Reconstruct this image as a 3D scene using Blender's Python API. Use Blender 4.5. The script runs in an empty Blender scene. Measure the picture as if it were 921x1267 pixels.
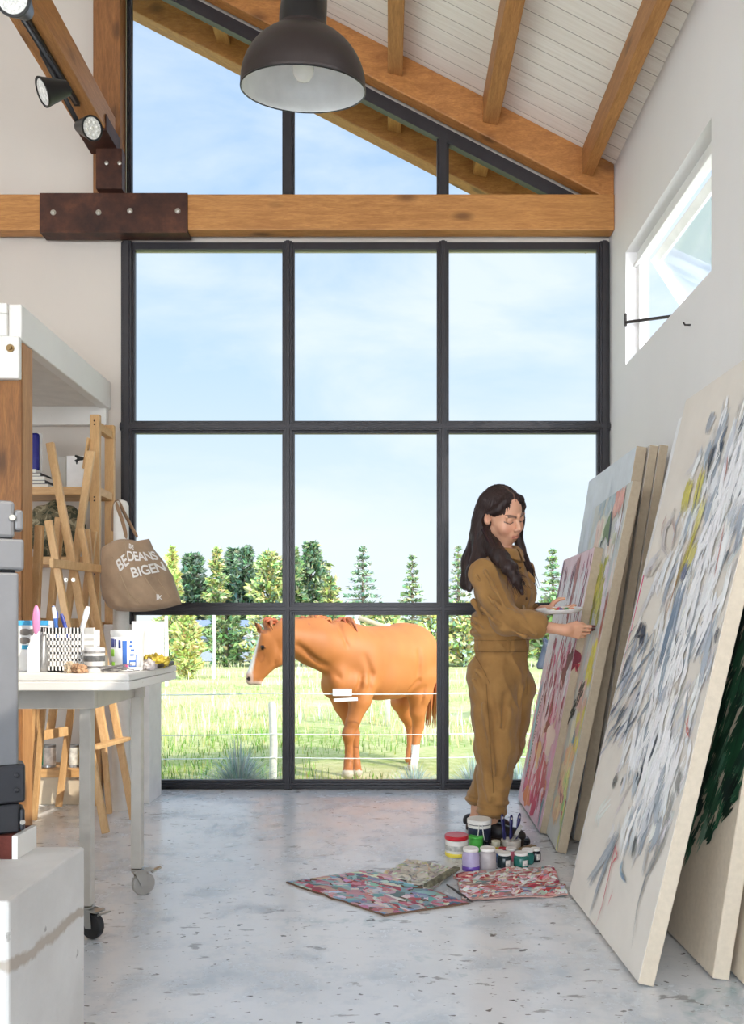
import bpy, bmesh, math, random
import numpy as np
from mathutils import Vector, Matrix, noise
random.seed(7); np.random.seed(7)
C = bpy.context.scene.collection
PI = math.pi
# camera calibration: focal length 1000 px, principal point (480, 775), eye height 1 m, looking along +Y
def P(px, py, d):
    return Vector(((px-480)*d/1000.0, d, 1-(py-775)*d/1000.0))
def F(px, py, z=0.0):                       # point at height z seen at that pixel
    d = 1000.0*(1-z)/(py-775)
    return Vector(((px-480)*d/1000.0, d, z))
WL = {}
def wloc(o): return WL.get(o.name, Vector((0,0,0)))
def tag(o, label=None, cat=None, group=None, kind=None):
    if label: o['label'] = label
    if cat: o['category'] = cat
    if group: o['group'] = group
    if kind: o['kind'] = kind
    return o
def thing(name, label, cat, loc=(0,0,0), group=None, kind=None):
    o = bpy.data.objects.new(name, None); C.objects.link(o); o.location = loc
    o.empty_display_size = .1
    WL[o.name] = Vector(loc)
    return tag(o, label, cat, group, kind)
class MB:
    def __init__(s): s.v=[]; s.f=[]; s.m=[]; s.c=[]
    def add(s, vs, fs, mi=0, col=None):
        n=len(s.v); s.v += [tuple(v) for v in vs]; s.f += [tuple(i+n for i in f) for f in fs]; s.m += [mi]*len(fs)
        s.c += ([col]*len(vs) if not isinstance(col, list) else col)
        return s
    def box(s, lo, hi, mi=0, col=None):
        x0,y0,z0=lo; x1,y1,z1=hi
        vs=[(x0,y0,z0),(x1,y0,z0),(x1,y1,z0),(x0,y1,z0),(x0,y0,z1),(x1,y0,z1),(x1,y1,z1),(x0,y1,z1)]
        return s.add(vs,[(0,3,2,1),(4,5,6,7),(0,1,5,4),(1,2,6,5),(2,3,7,6),(3,0,4,7)],mi,col)
    def obox(s, o, ax, ay, az, mi=0, col=None):       # corner o and three edge vectors
        o=Vector(o); ax=Vector(ax); ay=Vector(ay); az=Vector(az)
        vs=[o,o+ax,o+ax+ay,o+ay,o+az,o+ax+az,o+ax+ay+az,o+ay+az]
        fs=[(0,3,2,1),(4,5,6,7),(0,1,5,4),(1,2,6,5),(2,3,7,6),(3,0,4,7)]
        if ax.cross(ay).dot(az)<0: fs=[f[::-1] for f in fs]
        return s.add(vs,fs,mi,col)
    def bar(s, a, b, w, h, up=(0,0,1), mi=0, col=None):   # rectangular bar from a to b
        a=Vector(a); b=Vector(b); d=(b-a).normalized(); up=Vector(up)
        if abs(d.dot(up))>.99: up=Vector((0,1,0))
        sx=d.cross(up).normalized()*w; uz=sx.cross(d).normalized()*h
        return s.obox(a-sx/2-uz/2, sx, b-a, uz, mi, col)
    def prism(s, poly, ext, mi=0, col=None):
        ext=Vector(ext); n=len(poly); p=[Vector(q) for q in poly]
        nn=Vector((0,0,0))
        for i in range(n): nn += p[i].cross(p[(i+1)%n])
        if nn.dot(ext)>0: p=p[::-1]
        vs=p+[q+ext for q in p]
        fs=[tuple(range(n)), tuple(range(2*n-1,n-1,-1))]+[(i,i+n,(i+1)%n+n,(i+1)%n) for i in range(n)]
        return s.add(vs,fs,mi,col)
    def tube(s, pts, r, n=10, mi=0, cap=True, col=None, flat=1.0):
        pts=[Vector(p) for p in pts]; k=len(pts)
        rs=r if isinstance(r,(list,tuple)) else [r]*k
        vs=[]; fs=[]; ref=None
        for i,p in enumerate(pts):
            t=(pts[min(i+1,k-1)]-pts[max(i-1,0)]).normalized()
            if ref is None:
                ref=t.orthogonal().normalized()
                if abs(t.z)<.9: ref=Vector((0,0,1)).cross(t).normalized()
            u=(ref-t*ref.dot(t)).normalized(); ref=u; w=t.cross(u)
            for j in range(n):
                a=2*PI*j/n; vs.append(p+u*(rs[i]*math.cos(a))+w*(rs[i]*flat*math.sin(a)))
        for i in range(k-1):
            for j in range(n):
                fs.append((i*n+j,i*n+(j+1)%n,(i+1)*n+(j+1)%n,(i+1)*n+j))
        if cap:
            fs.append(tuple(range(n-1,-1,-1))); fs.append(tuple((k-1)*n+j for j in range(n)))
        return s.add(vs,fs,mi,col)
    def lathe(s, prof, c=(0,0,0), n=32, mi=0, axis=None, col=None, cap=True):   # profile of (r,z), bottom to top on the outside
        c=Vector(c); vs=[]; fs=[]; k=len(prof)
        R=Matrix.Identity(3) if axis is None else Vector((0,0,1)).rotation_difference(Vector(axis)).to_matrix()
        for r,z in prof:
            for j in range(n):
                a=2*PI*j/n; vs.append(c+R@Vector((r*math.cos(a),r*math.sin(a),z)))
        for i in range(k-1):
            for j in range(n): fs.append((i*n+j,i*n+(j+1)%n,(i+1)*n+(j+1)%n,(i+1)*n+j))
        if cap and prof[0][0]>1e-6: fs.append(tuple(range(n-1,-1,-1)))
        if cap and prof[-1][0]>1e-6: fs.append(tuple((k-1)*n+j for j in range(n)))
        return s.add(vs,fs,mi,col)
    def grid(s, fn, nu, nv, mi=0, col=None, flip=False):
        vs=[fn(i/nu,j/nv) for j in range(nv+1) for i in range(nu+1)]; fs=[]
        for j in range(nv):
            for i in range(nu):
                a=j*(nu+1)+i; q=(a,a+1,a+nu+2,a+nu+1); fs.append(q[::-1] if flip else q)
        return s.add(vs,fs,mi,col)
    def build(s, name, mats, parent=None, smooth=False, bevel=0, bseg=2, sub=0, angle=None, kind=None):
        me=bpy.data.meshes.new(name)
        off=wloc(parent) if parent else Vector((0,0,0))
        org=off.copy()
        if not parent:
            a=np.array([tuple(v) for v in s.v]); lo=a.min(0); hi=a.max(0)
            org=Vector(((lo[0]+hi[0])/2,(lo[1]+hi[1])/2,lo[2]))
        me.from_pydata([tuple(Vector(v)-org) for v in s.v],[],s.f)
        if not isinstance(mats,(list,tuple)): mats=[mats]
        for m in mats: me.materials.append(m)
        me.polygons.foreach_set('material_index', s.m)
        if any(c is not None for c in s.c):
            at=me.color_attributes.new('Col','FLOAT_COLOR','POINT')
            at.data.foreach_set('color', [x for c in s.c for x in ((c if c is not None else (1,1,1))[:3]+(1,))])
        me.update()
        o=bpy.data.objects.new(name,me); C.objects.link(o)
        if parent: o.parent=parent; WL[o.name]=off.copy()
        else: o.location=org; WL[o.name]=org.copy()
        if smooth or angle:
            me.polygons.foreach_set('use_smooth',[True]*len(me.polygons))
            if angle: me.set_sharp_from_angle(angle=math.radians(angle))
        if bevel:
            b=o.modifiers.new('Bevel','BEVEL'); b.width=bevel; b.segments=bseg; b.limit_method='ANGLE'; b.angle_limit=math.radians(40)
        if sub:
            b=o.modifiers.new('Sub','SUBSURF'); b.levels=sub; b.render_levels=sub
        if kind: o['kind']=kind
        return o
def dup(root, delta, label=None, rotz=0):
    r=root.copy(); C.objects.link(r); r.location=root.location+Vector(delta); r.rotation_euler=(0,0,rotz)
    if label: r['label']=label
    for ch in list(root.children):
        c=ch.copy(); C.objects.link(c); c.parent=r
        for g in list(ch.children):
            d=g.copy(); C.objects.link(d); d.parent=c
    return r
# ---------- materials ----------
def s2l(c):
    return tuple(((x/255)/12.92 if x/255<=.04045 else ((x/255+.055)/1.055)**2.4) for x in c)
class NT:
    def __init__(s,m): s.t=m.node_tree; s.n=s.t.nodes; s.l=s.t.links
    def new(s,ty,**k):
        n=s.n.new(ty)
        for a,b in k.items():
            if a.startswith('i_'):
                key=a[2:]; key=int(key) if key.isdigit() else key.replace('_',' ')
                n.inputs[key].default_value=b
            else: setattr(n,a,b)
        return n
    def link(s,a,b): s.l.new(a,b)
    def coord(s, scale=(1,1,1), space='Object', rot=(0,0,0)):
        c=s.new('ShaderNodeTexCoord'); m=s.new('ShaderNodeMapping'); m.inputs['Scale'].default_value=scale; m.inputs['Rotation'].default_value=rot
        s.link(c.outputs[space],m.inputs['Vector']); return m.outputs['Vector']
    def noise(s, vec, scale=5, detail=4, rough=.55, dist=0):
        n=s.new('ShaderNodeTexNoise'); n.inputs['Scale'].default_value=scale; n.inputs['Detail'].default_value=detail
        n.inputs['Roughness'].default_value=rough; n.inputs['Distortion'].default_value=dist
        s.link(vec,n.inputs['Vector']); return n.outputs['Fac']
    def ramp(s, fac, stops, interp='LINEAR'):
        r=s.new('ShaderNodeValToRGB'); r.color_ramp.interpolation=interp; e=r.color_ramp.elements
        while len(e)<len(stops): e.new(.5)
        for el,(p,c) in zip(e,stops): el.position=p; el.color=(c if len(c)==4 else tuple(c)+(1,))
        s.link(fac,r.inputs['Fac']); return r.outputs['Color']
    def mix(s, fac, a, b, mode='MIX'):
        m=s.new('ShaderNodeMix',data_type='RGBA',blend_type=mode)
        for i,v in ((0,fac),(6,a),(7,b)):
            if hasattr(v,'links'): s.link(v,m.inputs[i])
            else: m.inputs[i].default_value = v if i==0 else (tuple(v)+(1,))[:4]
        return m.outputs[2]
    def math(s, op, a, b=None, clamp=False):
        m=s.new('ShaderNodeMath',operation=op,use_clamp=clamp)
        for i,v in ((0,a),(1,b)):
            if v is None: continue
            if hasattr(v,'links'): s.link(v,m.inputs[i])
            else: m.inputs[i].default_value=v
        return m.outputs[0]
def new_mat(name):
    m=bpy.data.materials.new(name); m.use_nodes=True; t=NT(m); b=t.n['Principled BSDF']; return m,t,b
def bump(t,b,h,strength=.3,dist=.01):
    n=t.new('ShaderNodeBump'); n.inputs['Strength'].default_value=strength; n.inputs['Distance'].default_value=dist
    t.link(h,n.inputs['Height']); t.link(n.outputs['Normal'],b.inputs['Normal'])
def plain(name, rgb, rough=.5, metal=0, spec=.5, var=.06, scale=12, bmp=0, lin=False, trans=0, coat=0, sheen=0):
    m,t,b=new_mat(name); c=rgb if lin else s2l(rgb)
    v=t.coord(); nz=t.noise(v,scale,4)
    lo=tuple(x*(1-var) for x in c); hi=tuple(min(1,x*(1+var)) for x in c)
    t.link(t.ramp(nz,[(.3,lo),(.7,hi)]),b.inputs['Base Color'])
    b.inputs['Roughness'].default_value=rough; b.inputs['Metallic'].default_value=metal; b.inputs['Specular IOR Level'].default_value=spec
    if trans: b.inputs['Transmission Weight'].default_value=trans
    if coat: b.inputs['Coat Weight'].default_value=coat
    if sheen: b.inputs['Sheen Weight'].default_value=sheen
    if bmp: bump(t,b,t.noise(v,scale*6,5),bmp,.004)
    return m
def wood(name, light, dark, grain=(1,1,1), rough=.5, knots=True, scale=1.0, var=.5):
    # grain: stretch vector, small along the grain
    m,t,b=new_mat(name); v=t.coord(tuple(g*scale for g in grain))
    n1=t.noise(v,7,8,.68,.8); n2=t.noise(v,46,4,.6,.3); 
    v2=t.coord((1.7,1.7,1.7)); n3=t.noise(v2,1.6,3)
    c=t.ramp(n1,[(.25,s2l(dark)),(.5,tuple((a*.45+b_*.55) for a,b_ in zip(s2l(dark),s2l(light)))),(.72,s2l(light))])
    c=t.mix(t.ramp(n2,[(.42,(0,0,0)),(.72,(.62,.62,.62))]),c,s2l(dark))
    c=t.mix(t.math('MULTIPLY',t.math('SUBTRACT',n3,.35,True),.6),c,tuple(x*.75 for x in s2l(light)))
    if knots:
        vk=t.coord(tuple((.35+.65*(g/max(grain)))*1.0 for g in grain)); vo=t.new('ShaderNodeTexVoronoi'); vo.inputs['Scale'].default_value=5.6; t.link(vk,vo.inputs['Vector'])
        k=t.ramp(vo.outputs['Distance'],[(.06,(1,1,1)),(.11,(.7,.7,.7)),(.2,(0,0,0))])
        c=t.mix(t.math('MULTIPLY',k,.75),c,tuple(x*.35 for x in s2l(dark)))
    t.link(c,b.inputs['Base Color']); b.inputs['Roughness'].default_value=rough
    bump(t,b,n1,.15,.004)
    return m
def vcol(name, rough=.6, bmp=.1, spec=.4, scale=60, var=.12, sheen=0):
    m,t,b=new_mat(name); a=t.new('ShaderNodeAttribute',attribute_name='Col'); v=t.coord(); n=t.noise(v,scale,4)
    t.link(t.mix(1.0,a.outputs['Color'],t.ramp(n,[(.25,(1-var,)*3),(.75,(1,1,1))]),'MULTIPLY'),b.inputs['Base Color'])
    b.inputs['Roughness'].default_value=rough; b.inputs['Specular IOR Level'].default_value=spec
    if sheen: b.inputs['Sheen Weight'].default_value=sheen
    if bmp: bump(t,b,n,bmp,.003)
    return m
# ---------- signed-distance sculpting, meshed with surface nets ----------
class SDF:
    def __init__(s, lo, hi, h):
        s.lo=np.array(lo,float); s.h=h; s.n=(np.ceil((np.array(hi)-s.lo)/h)).astype(int)+1
        s.D=np.full(tuple(s.n),.25,np.float32)
    def _reg(s,lo,hi):
        a=np.maximum(0,np.floor((np.array(lo)-s.lo)/s.h).astype(int)); b=np.minimum(s.n,np.ceil((np.array(hi)-s.lo)/s.h).astype(int)+1)
        if np.any(b<=a): return None
        sl=tuple(slice(i,j) for i,j in zip(a,b))
        ax=[(s.lo[k]+s.h*np.arange(a[k],b[k])).astype(np.float32) for k in range(3)]
        return sl,np.meshgrid(*ax,indexing='ij',sparse=True)
    def _mix(s,sl,d,k,sub):
        D=s.D[sl]
        if sub: 
            d=-d
            if k>0:
                h=np.clip(.5-.5*(D-d)/k,0,1); s.D[sl]=D*(1-h)+d*h+k*h*(1-h)
            else: s.D[sl]=np.maximum(D,d)
        else:
            if k>0:
                h=np.clip(.5+.5*(D-d)/k,0,1); s.D[sl]=D*(1-h)+d*h-k*h*(1-h)
            else: s.D[sl]=np.minimum(D,d)
    def cap(s,a,b,ra,rb=None,k=.02,sub=False):
        rb=ra if rb is None else rb; a=np.array(a,float); b=np.array(b,float); pad=max(ra,rb)+2*k+3*s.h
        r=s._reg(np.minimum(a,b)-pad,np.maximum(a,b)+pad)
        if r is None: return s
        sl,(X,Y,Z)=r; ba=b-a; L=max(float(ba@ba),1e-9)
        t=np.clip(((X-a[0])*ba[0]+(Y-a[1])*ba[1]+(Z-a[2])*ba[2])/L,0,1)
        d=np.sqrt((X-a[0]-t*ba[0])**2+(Y-a[1]-t*ba[1])**2+(Z-a[2]-t*ba[2])**2)-(ra+(rb-ra)*t)
        s._mix(sl,d.astype(np.float32),k,sub); return s
    def chain(s,pts,rs,k=.02):
        for i in range(len(pts)-1): s.cap(pts[i],pts[i+1],rs[i],rs[i+1],k)
        return s
    def ell(s,c,r,axes=None,k=.02,sub=False):
        c=np.array(c,float); r=np.array(r,float); pad=r.max()+2*k+3*s.h
        g=s._reg(c-pad,c+pad)
        if g is None: return s
        sl,(X,Y,Z)=g
        A=np.eye(3) if axes is None else np.array([list(a) for a in axes],float)
        q=[(X-c[0])*A[i][0]+(Y-c[1])*A[i][1]+(Z-c[2])*A[i][2] for i in range(3)]
        k0=np.sqrt(sum((q[i]/r[i])**2 for i in range(3)))+1e-9; k1=np.sqrt(sum((q[i]/r[i]**2)**2 for i in range(3)))+1e-9
        s._mix(sl,(k0*(k0-1)/k1).astype(np.float32),k,sub); return s
    def cut(s,p,n,k=0):     # keep the side the normal points away from
        p=np.array(p,float); n=np.array(n,float); n/=np.linalg.norm(n)
        sl,(X,Y,Z)=s._reg(s.lo-1,s.lo+s.n*s.h+1)
        d=((X-p[0])*n[0]+(Y-p[1])*n[1]+(Z-p[2])*n[2]).astype(np.float32); s.D=np.maximum(s.D,d); return s
    def mesh(s):
        D=s.D; S=D<0
        c=np.zeros(tuple(s.n-1),np.int8)
        for dx in (0,1):
            for dy in (0,1):
                for dz in (0,1): c+=S[dx:dx+s.n[0]-1,dy:dy+s.n[1]-1,dz:dz+s.n[2]-1]
        act=(c>0)&(c<8); idx=np.argwhere(act); N=len(idx)
        vid=np.full(act.shape,-1,np.int64); vid[tuple(idx.T)]=np.arange(N)
        acc=np.zeros((N,3)); cnt=np.zeros(N)
        cor=[(x,y,z) for x in (0,1) for y in (0,1) for z in (0,1)]
        for p in cor:
            for ax in range(3):
                if p[ax]==0:
                    q=list(p); q[ax]=1
                    a=D[tuple((idx+p).T)]; b=D[tuple((idx+q).T)]; m=(a<0)!=(b<0)
                    t=np.where(m,a/np.where(m,a-b,1),0)
                    pt=np.array(p,float)[None,:].repeat(N,0); pt[:,ax]+=t
                    acc+=pt*m[:,None]; cnt+=m
        V=s.lo+s.h*(idx+acc/np.maximum(cnt,1)[:,None])
        Q=[]
        for ax in range(3):
            u,w=(ax+1)%3,(ax+2)%3
            sa=[slice(None)]*3; sb=[slice(None)]*3; sa[ax]=slice(0,-1); sb[ax]=slice(1,None)
            A=S[tuple(sa)]; B=S[tuple(sb)]; e=np.argwhere(A!=B)
            ok=(e[:,u]>0)&(e[:,w]>0)&(e[:,u]<s.n[u]-1)&(e[:,w]<s.n[w]-1); e=e[ok]
            if not len(e): continue
            du=np.zeros(3,int); du[u]=1; dw=np.zeros(3,int); dw[w]=1
            q=np.stack([vid[tuple((e-du-dw).T)],vid[tuple((e-dw).T)],vid[tuple(e.T)],vid[tuple((e-du).T)]],1)
            fl=~A[tuple(e.T)]; q[fl]=q[fl][:,::-1]; Q.append(q)
        return V,np.concatenate(Q)
def smooth_mesh(V,Q,it=2,f=.5):
    e=np.concatenate([Q[:,[0,1]],Q[:,[1,2]],Q[:,[2,3]],Q[:,[3,0]]]); n=len(V)
    for _ in range(it):
        S=np.zeros_like(V); c=np.zeros(n)
        for k in range(3): S[:,k]=np.bincount(e[:,0],V[e[:,1],k],n)+np.bincount(e[:,1],V[e[:,0],k],n)
        c=np.bincount(e[:,0],minlength=n)+np.bincount(e[:,1],minlength=n)
        V=V+(S/np.maximum(c,1)[:,None]-V)*f
    return V
def vnormals(V,Q):
    fn=np.cross(V[Q[:,2]]-V[Q[:,0]],V[Q[:,3]]-V[Q[:,1]]); N=np.zeros_like(V)
    for k in range(4):
        for a in range(3): N[:,a]+=np.bincount(Q[:,k],fn[:,a],len(V))
    return N/np.maximum(np.linalg.norm(N,axis=1,keepdims=True),1e-12)
def np_obj(name,V,Q,mat,parent=None,col=None):
    me=bpy.data.meshes.new(name); off=np.array(wloc(parent)) if parent else np.zeros(3)
    org=off if parent else np.array([(V[:,0].min()+V[:,0].max())/2,(V[:,1].min()+V[:,1].max())/2,V[:,2].min()])
    v=(V-org); me.vertices.add(len(v)); me.vertices.foreach_set('co',v.astype(np.float32).ravel())
    me.loops.add(Q.size); me.loops.foreach_set('vertex_index',Q.astype(np.int32).ravel())
    k=Q.shape[1]
    me.polygons.add(len(Q)); me.polygons.foreach_set('loop_start',np.arange(0,Q.size,k,dtype=np.int32)); 
    me.update(calc_edges=True); me.validate()
    me.polygons.foreach_set('use_smooth',np.ones(len(me.polygons),bool))
    me.materials.append(mat)
    if col is not None:
        at=me.color_attributes.new('Col','FLOAT_COLOR','POINT'); c4=np.ones((len(V),4),np.float32); c4[:,:3]=col; at.data.foreach_set('color',c4.ravel())
    o=bpy.data.objects.new(name,me); C.objects.link(o)
    if parent: o.parent=parent; WL[o.name]=Vector(off)
    else: o.location=Vector(org); WL[o.name]=Vector(org)
    return o
def sstep(a,b,x): t=np.clip((x-a)/(b-a),0,1); return t*t*(3-2*t)
def text_mesh(txt, size=.05, extrude=.0005, bold=False, spacing=1.0):
    cu=bpy.data.curves.new('lettering','FONT'); cu.body=txt; cu.size=size; cu.extrude=extrude; cu.align_x='CENTER'; cu.space_character=spacing
    if bold: cu.offset=size*.018
    o=bpy.data.objects.new('lettering',cu); C.objects.link(o)
    dg=bpy.context.evaluated_depsgraph_get(); me=bpy.data.meshes.new_from_object(o.evaluated_get(dg))
    vs=[v.co.copy() for v in me.vertices]; fs=[tuple(p.vertices) for p in me.polygons]
    bpy.data.objects.remove(o); bpy.data.curves.remove(cu); bpy.data.meshes.remove(me)
    return vs,fs
# ================= camera, light, sky =================
sc=bpy.context.scene
cam=bpy.data.cameras.new('camera'); camo=bpy.data.objects.new('camera',cam); C.objects.link(camo)
camo.location=(0,0,1); camo.rotation_euler=(PI/2,0,0)
cam.sensor_width=36; cam.sensor_fit='AUTO'; cam.lens=36*1000/1267.0
cam.shift_x=-(480-460.5)/1267.0; cam.shift_y=(775-633.5)/1267.0; cam.clip_end=600
sc.camera=camo
sc.view_settings.view_transform='Standard'; sc.view_settings.look='None'; sc.view_settings.gamma=1; sc.view_settings.use_curve_mapping=False
EXPOSURE=0.58
sc.view_settings.exposure=EXPOSURE
sc.cycles.use_denoising=True
sc.cycles.max_bounces=12; sc.cycles.diffuse_bounces=6; sc.cycles.transparent_max_bounces=16
sc.cycles.sample_clamp_indirect=8
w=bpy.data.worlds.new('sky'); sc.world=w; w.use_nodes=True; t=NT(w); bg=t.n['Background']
tc=t.new('ShaderNodeTexCoord'); sp=t.new('ShaderNodeSeparateXYZ'); t.link(tc.outputs['Generated'],sp.inputs[0])
grad=t.ramp(sp.outputs['Z'],[(0,(.90,.95,.98)),(.12,(.80,.89,.97)),(.3,(.58,.75,.94)),(.6,(.36,.56,.87)),(1,(.25,.45,.8))])
mp=t.new('ShaderNodeMapping'); mp.inputs['Scale'].default_value=(1,1,2.6); mp.inputs['Rotation'].default_value=(.15,.35,0); t.link(tc.outputs['Generated'],mp.inputs[0])
cl=t.noise(mp.outputs[0],3.2,8,.55,.4)
cm=t.ramp(cl,[(.40,(0,0,0)),(.68,(1,1,1))])
skyc=t.mix(t.math('MULTIPLY',cm,.75),grad,(.9,.94,.97))
# sky raised on the sun's side (behind the camera), added as fill for the room
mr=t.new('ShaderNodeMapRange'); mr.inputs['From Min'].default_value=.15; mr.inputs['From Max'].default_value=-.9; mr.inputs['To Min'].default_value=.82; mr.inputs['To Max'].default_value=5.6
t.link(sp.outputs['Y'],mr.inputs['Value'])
SKY=1.0
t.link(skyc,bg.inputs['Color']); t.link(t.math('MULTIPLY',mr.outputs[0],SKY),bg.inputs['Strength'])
SUNDIR=Vector((1.24,-1.0,1.05)).normalized()
sl=bpy.data.lights.new('sun','SUN'); sl.energy=3.1; sl.angle=.01; sl.color=(1,.93,.82)
so=bpy.data.objects.new('sun',sl); C.objects.link(so); so.rotation_euler=SUNDIR.to_track_quat('Z','Y').to_euler(); so.location=(6,-12,8)

# ================= materials of the shell =================
def wall_mat(name, c, streak=.04):
    m,t,b=new_mat(name); v=t.coord((1,1,1)); n=t.noise(v,1.3,5); n2=t.noise(t.coord((6,6,.6)),2.0,4)
    c=s2l(c); c1=t.ramp(n,[(.3,tuple(x*.95 for x in c)),(.7,c)])
    c1=t.mix(t.math('MULTIPLY',n2,streak*3),c1,tuple(x*.84 for x in c))
    t.link(c1,b.inputs['Base Color']); b.inputs['Roughness'].default_value=.7
    bump(t,b,t.noise(v,45,5),.12,.004); return m
M_WALL_R=wall_mat('white_wall_paint',(236,234,233))
M_WALL_B=wall_mat('plaster_wall_paint',(208,199,189))
# floor: white painted screed, worn, chipped and spattered
m,t,b=new_mat('painted_concrete_floor'); v=t.coord((1,1,1),'Object'); 
n1=t.noise(v,1.1,6,.6); n2=t.noise(v,7,6,.65); vs_=t.coord((1.0,2.2,1)); n3=t.noise(vs_,9,4,.6,.3); n4=t.noise(vs_,26,3)
c=t.ramp(n1,[(.3,s2l((206,209,213))),(.55,s2l((230,231,233))),(.75,s2l((236,234,232)))])
c=t.mix(t.ramp(n2,[(.47,(0,0,0)),(.66,(.62,.62,.62))]),c,s2l((176,188,198)))
c=t.mix(t.ramp(t.noise(v,3.1,5,.7,.5),[(.62,(0,0,0)),(.70,(.65,.65,.65))]),c,s2l((150,176,180)))
c=t.mix(t.ramp(n3,[(.635,(0,0,0)),(.675,(.65,.65,.65))]),c,s2l((120,116,112)))
c=t.mix(t.ramp(n4,[(.668,(0,0,0)),(.69,(.8,.8,.8))]),c,s2l((92,84,80)))
c=t.mix(t.ramp(t.noise(t.coord((1.3,1.8,1)),17,2),[(.705,(0,0,0)),(.72,(.85,.85,.85))]),c,s2l((70,64,62)))
t.link(c,b.inputs['Base Color']); b.inputs['Specular IOR Level'].default_value=.6
rg=t.ramp(n2,[(.3,(.15,.15,.15)),(.7,(.33,.33,.33))]); t.link(rg,b.inputs['Roughness'])
bump(t,b,t.math('ADD',n2,t.math('MULTIPLY',n3,.6)),.16,.006)
M_FLOOR=m
# ceiling boards: whitewashed, joints run up the slope
m,t,b=new_mat('whitewashed_ceiling_boards'); v=t.coord(); sp=t.new('ShaderNodeSeparateXYZ'); t.link(v,sp.inputs[0])
yy=t.math('MULTIPLY',sp.outputs['Y'],1/.105); fr=t.math('FRACT',yy); fl=t.math('FLOOR',yy)
gr=t.ramp(fr,[(0,(1,1,1)),(.035,(1,1,1)),(.06,(0,0,0)),(1,(0,0,0))])
wn=t.new('ShaderNodeTexWhiteNoise',noise_dimensions='1D'); t.link(fl,wn.inputs['W'])
c=t.ramp(t.noise(t.coord((.7,14,1)),4,6,.6),[(.3,s2l((226,219,209))),(.6,s2l((240,235,227))),(.8,s2l((245,241,235)))])
c=t.mix(t.math('MULTIPLY',wn.outputs['Value'],.25),c,s2l((220,211,199)))
c=t.mix(t.math('MULTIPLY',gr,.75),c,s2l((120,102,86))); t.link(c,b.inputs['Base Color']); b.inputs['Roughness'].default_value=.6
bump(t,b,t.math('SUBTRACT',1.0,gr),.5,.006); M_CEIL=m
PINE_L=(206,150,90); PINE_D=(140,86,42)
M_WX=wood('pine_beam_grain_across',(206,148,84),(146,92,44),(.6,6,6))
M_WY=wood('pine_beam_grain_deep',(198,142,84),(134,84,42),(6,.6,6))
M_WZ=wood('pine_post_grain_up',(164,110,62),(102,62,30),(6,6,.6))
M_RAFT=wood('pine_rafter',(200,138,76),(136,82,38),(1.0,6,3.2))
m,t,b=new_mat('rusted_steel'); v=t.coord(); n=t.noise(v,9,6,.65)
t.link(t.ramp(n,[(.3,s2l((46,30,26))),(.55,s2l((78,48,38))),(.8,s2l((112,70,50)))]),b.inputs['Base Color']); b.inputs['Roughness'].default_value=.55; b.inputs['Metallic'].default_value=.4; bump(t,b,n,.3,.003); M_RUST=m
M_BOLT=plain('zinc_bolt',(190,185,175),.35,.9)
M_FRAME=plain('dark_window_steel',(50,48,52),.38,.2,.5,.1,20,.05)
M_WHITE=plain('white_gloss_paint',(236,234,231),.35)
# glass: clear sheet that lets light straight through and mirrors a little at a slant
def glass(name,tint,refl=.06):
    m=bpy.data.materials.new(name); m.use_nodes=True; t=NT(m); t.n.remove(t.n['Principled BSDF']); out=t.n['Material Output']
    tr=t.new('ShaderNodeBsdfTransparent'); tr.inputs[0].default_value=tuple(tint)+(1,)
    gl=t.new('ShaderNodeBsdfGlossy'); gl.inputs['Roughness'].default_value=.02
    fz=t.new('ShaderNodeFresnel'); fz.inputs[0].default_value=1.45
    mx=t.new('ShaderNodeMixShader'); t.link(t.math('MULTIPLY',t.math('SUBTRACT',fz.outputs[0],.07,True),.5),mx.inputs[0]); t.link(tr.outputs[0],mx.inputs[1]); t.link(gl.outputs[0],mx.inputs[2]); t.link(mx.outputs[0],out.inputs[0]); return m
M_GLASS=glass('window_glass',(.93,.95,.96))

# ================= shell =================
SL=.515
def zc(x): return 3.77+SL*(1.383-x) if x>=-1.85 else 3.77+SL*(1.383+1.85)+SL*(x+1.85)
RX=-1.85; LX=-4.70; WX=1.365; YB=-5.0; YW=4.95
fl=MB().grid(lambda u,v: Vector((-4.9+u*6.45,-5.2+v*10.24,0)),1,1).box((-4.9,-5.2,-.45),(1.55,5.04,-.002),0)
fl=MB().box((-4.9,-5.2,-.5),(1.52,5.04,0)); o=fl.build('floor',M_FLOOR,kind='structure'); tag(o,'worn white painted concrete floor with chips and paint spots','floor')
# right wall with high window openings, the rearmost added for sky fill; built as one mesh around them
def wall_with_holes(fixed, axis, span, ztop_fn, holes, thick, name, mat):
    mb=MB(); ys=sorted({span[0],span[1]}|{h[0] for h in holes}|{h[1] for h in holes})
    for a,b in zip(ys[:-1],ys[1:]):
        hs=[h for h in holes if h[0]<=a+1e-6 and h[1]>=b-1e-6]
        zs=[(0,hs[0][2]),(hs[0][3],None)] if hs else [(0,None)]
        for z0,z1 in zs:
            q=[]
            for u in (a,b):
                zt=ztop_fn(u) if z1 is None else z1
                q.append((u,z0,zt))
            if axis=='Y': poly=[(fixed,q[0][0],q[0][1]),(fixed,q[1][0],q[1][1]),(fixed,q[1][0],q[1][2]),(fixed,q[0][0],q[0][2])]; e=(thick,0,0)
            else: poly=[(q[0][0],fixed,q[0][1]),(q[1][0],fixed,q[1][1]),(q[1][0],fixed,q[1][2]),(q[0][0],fixed,q[0][2])]; e=(0,thick,0)
            if min(abs(q[0][2]-q[0][1]),abs(q[1][2]-q[1][1]))<1e-4 and max(abs(q[0][2]-q[0][1]),abs(q[1][2]-q[1][1]))<1e-4: continue
            mb.prism(poly,e)
    return mb.build(name,mat,kind='structure')
HW=(3.407,4.635,2.50,3.145)
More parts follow.
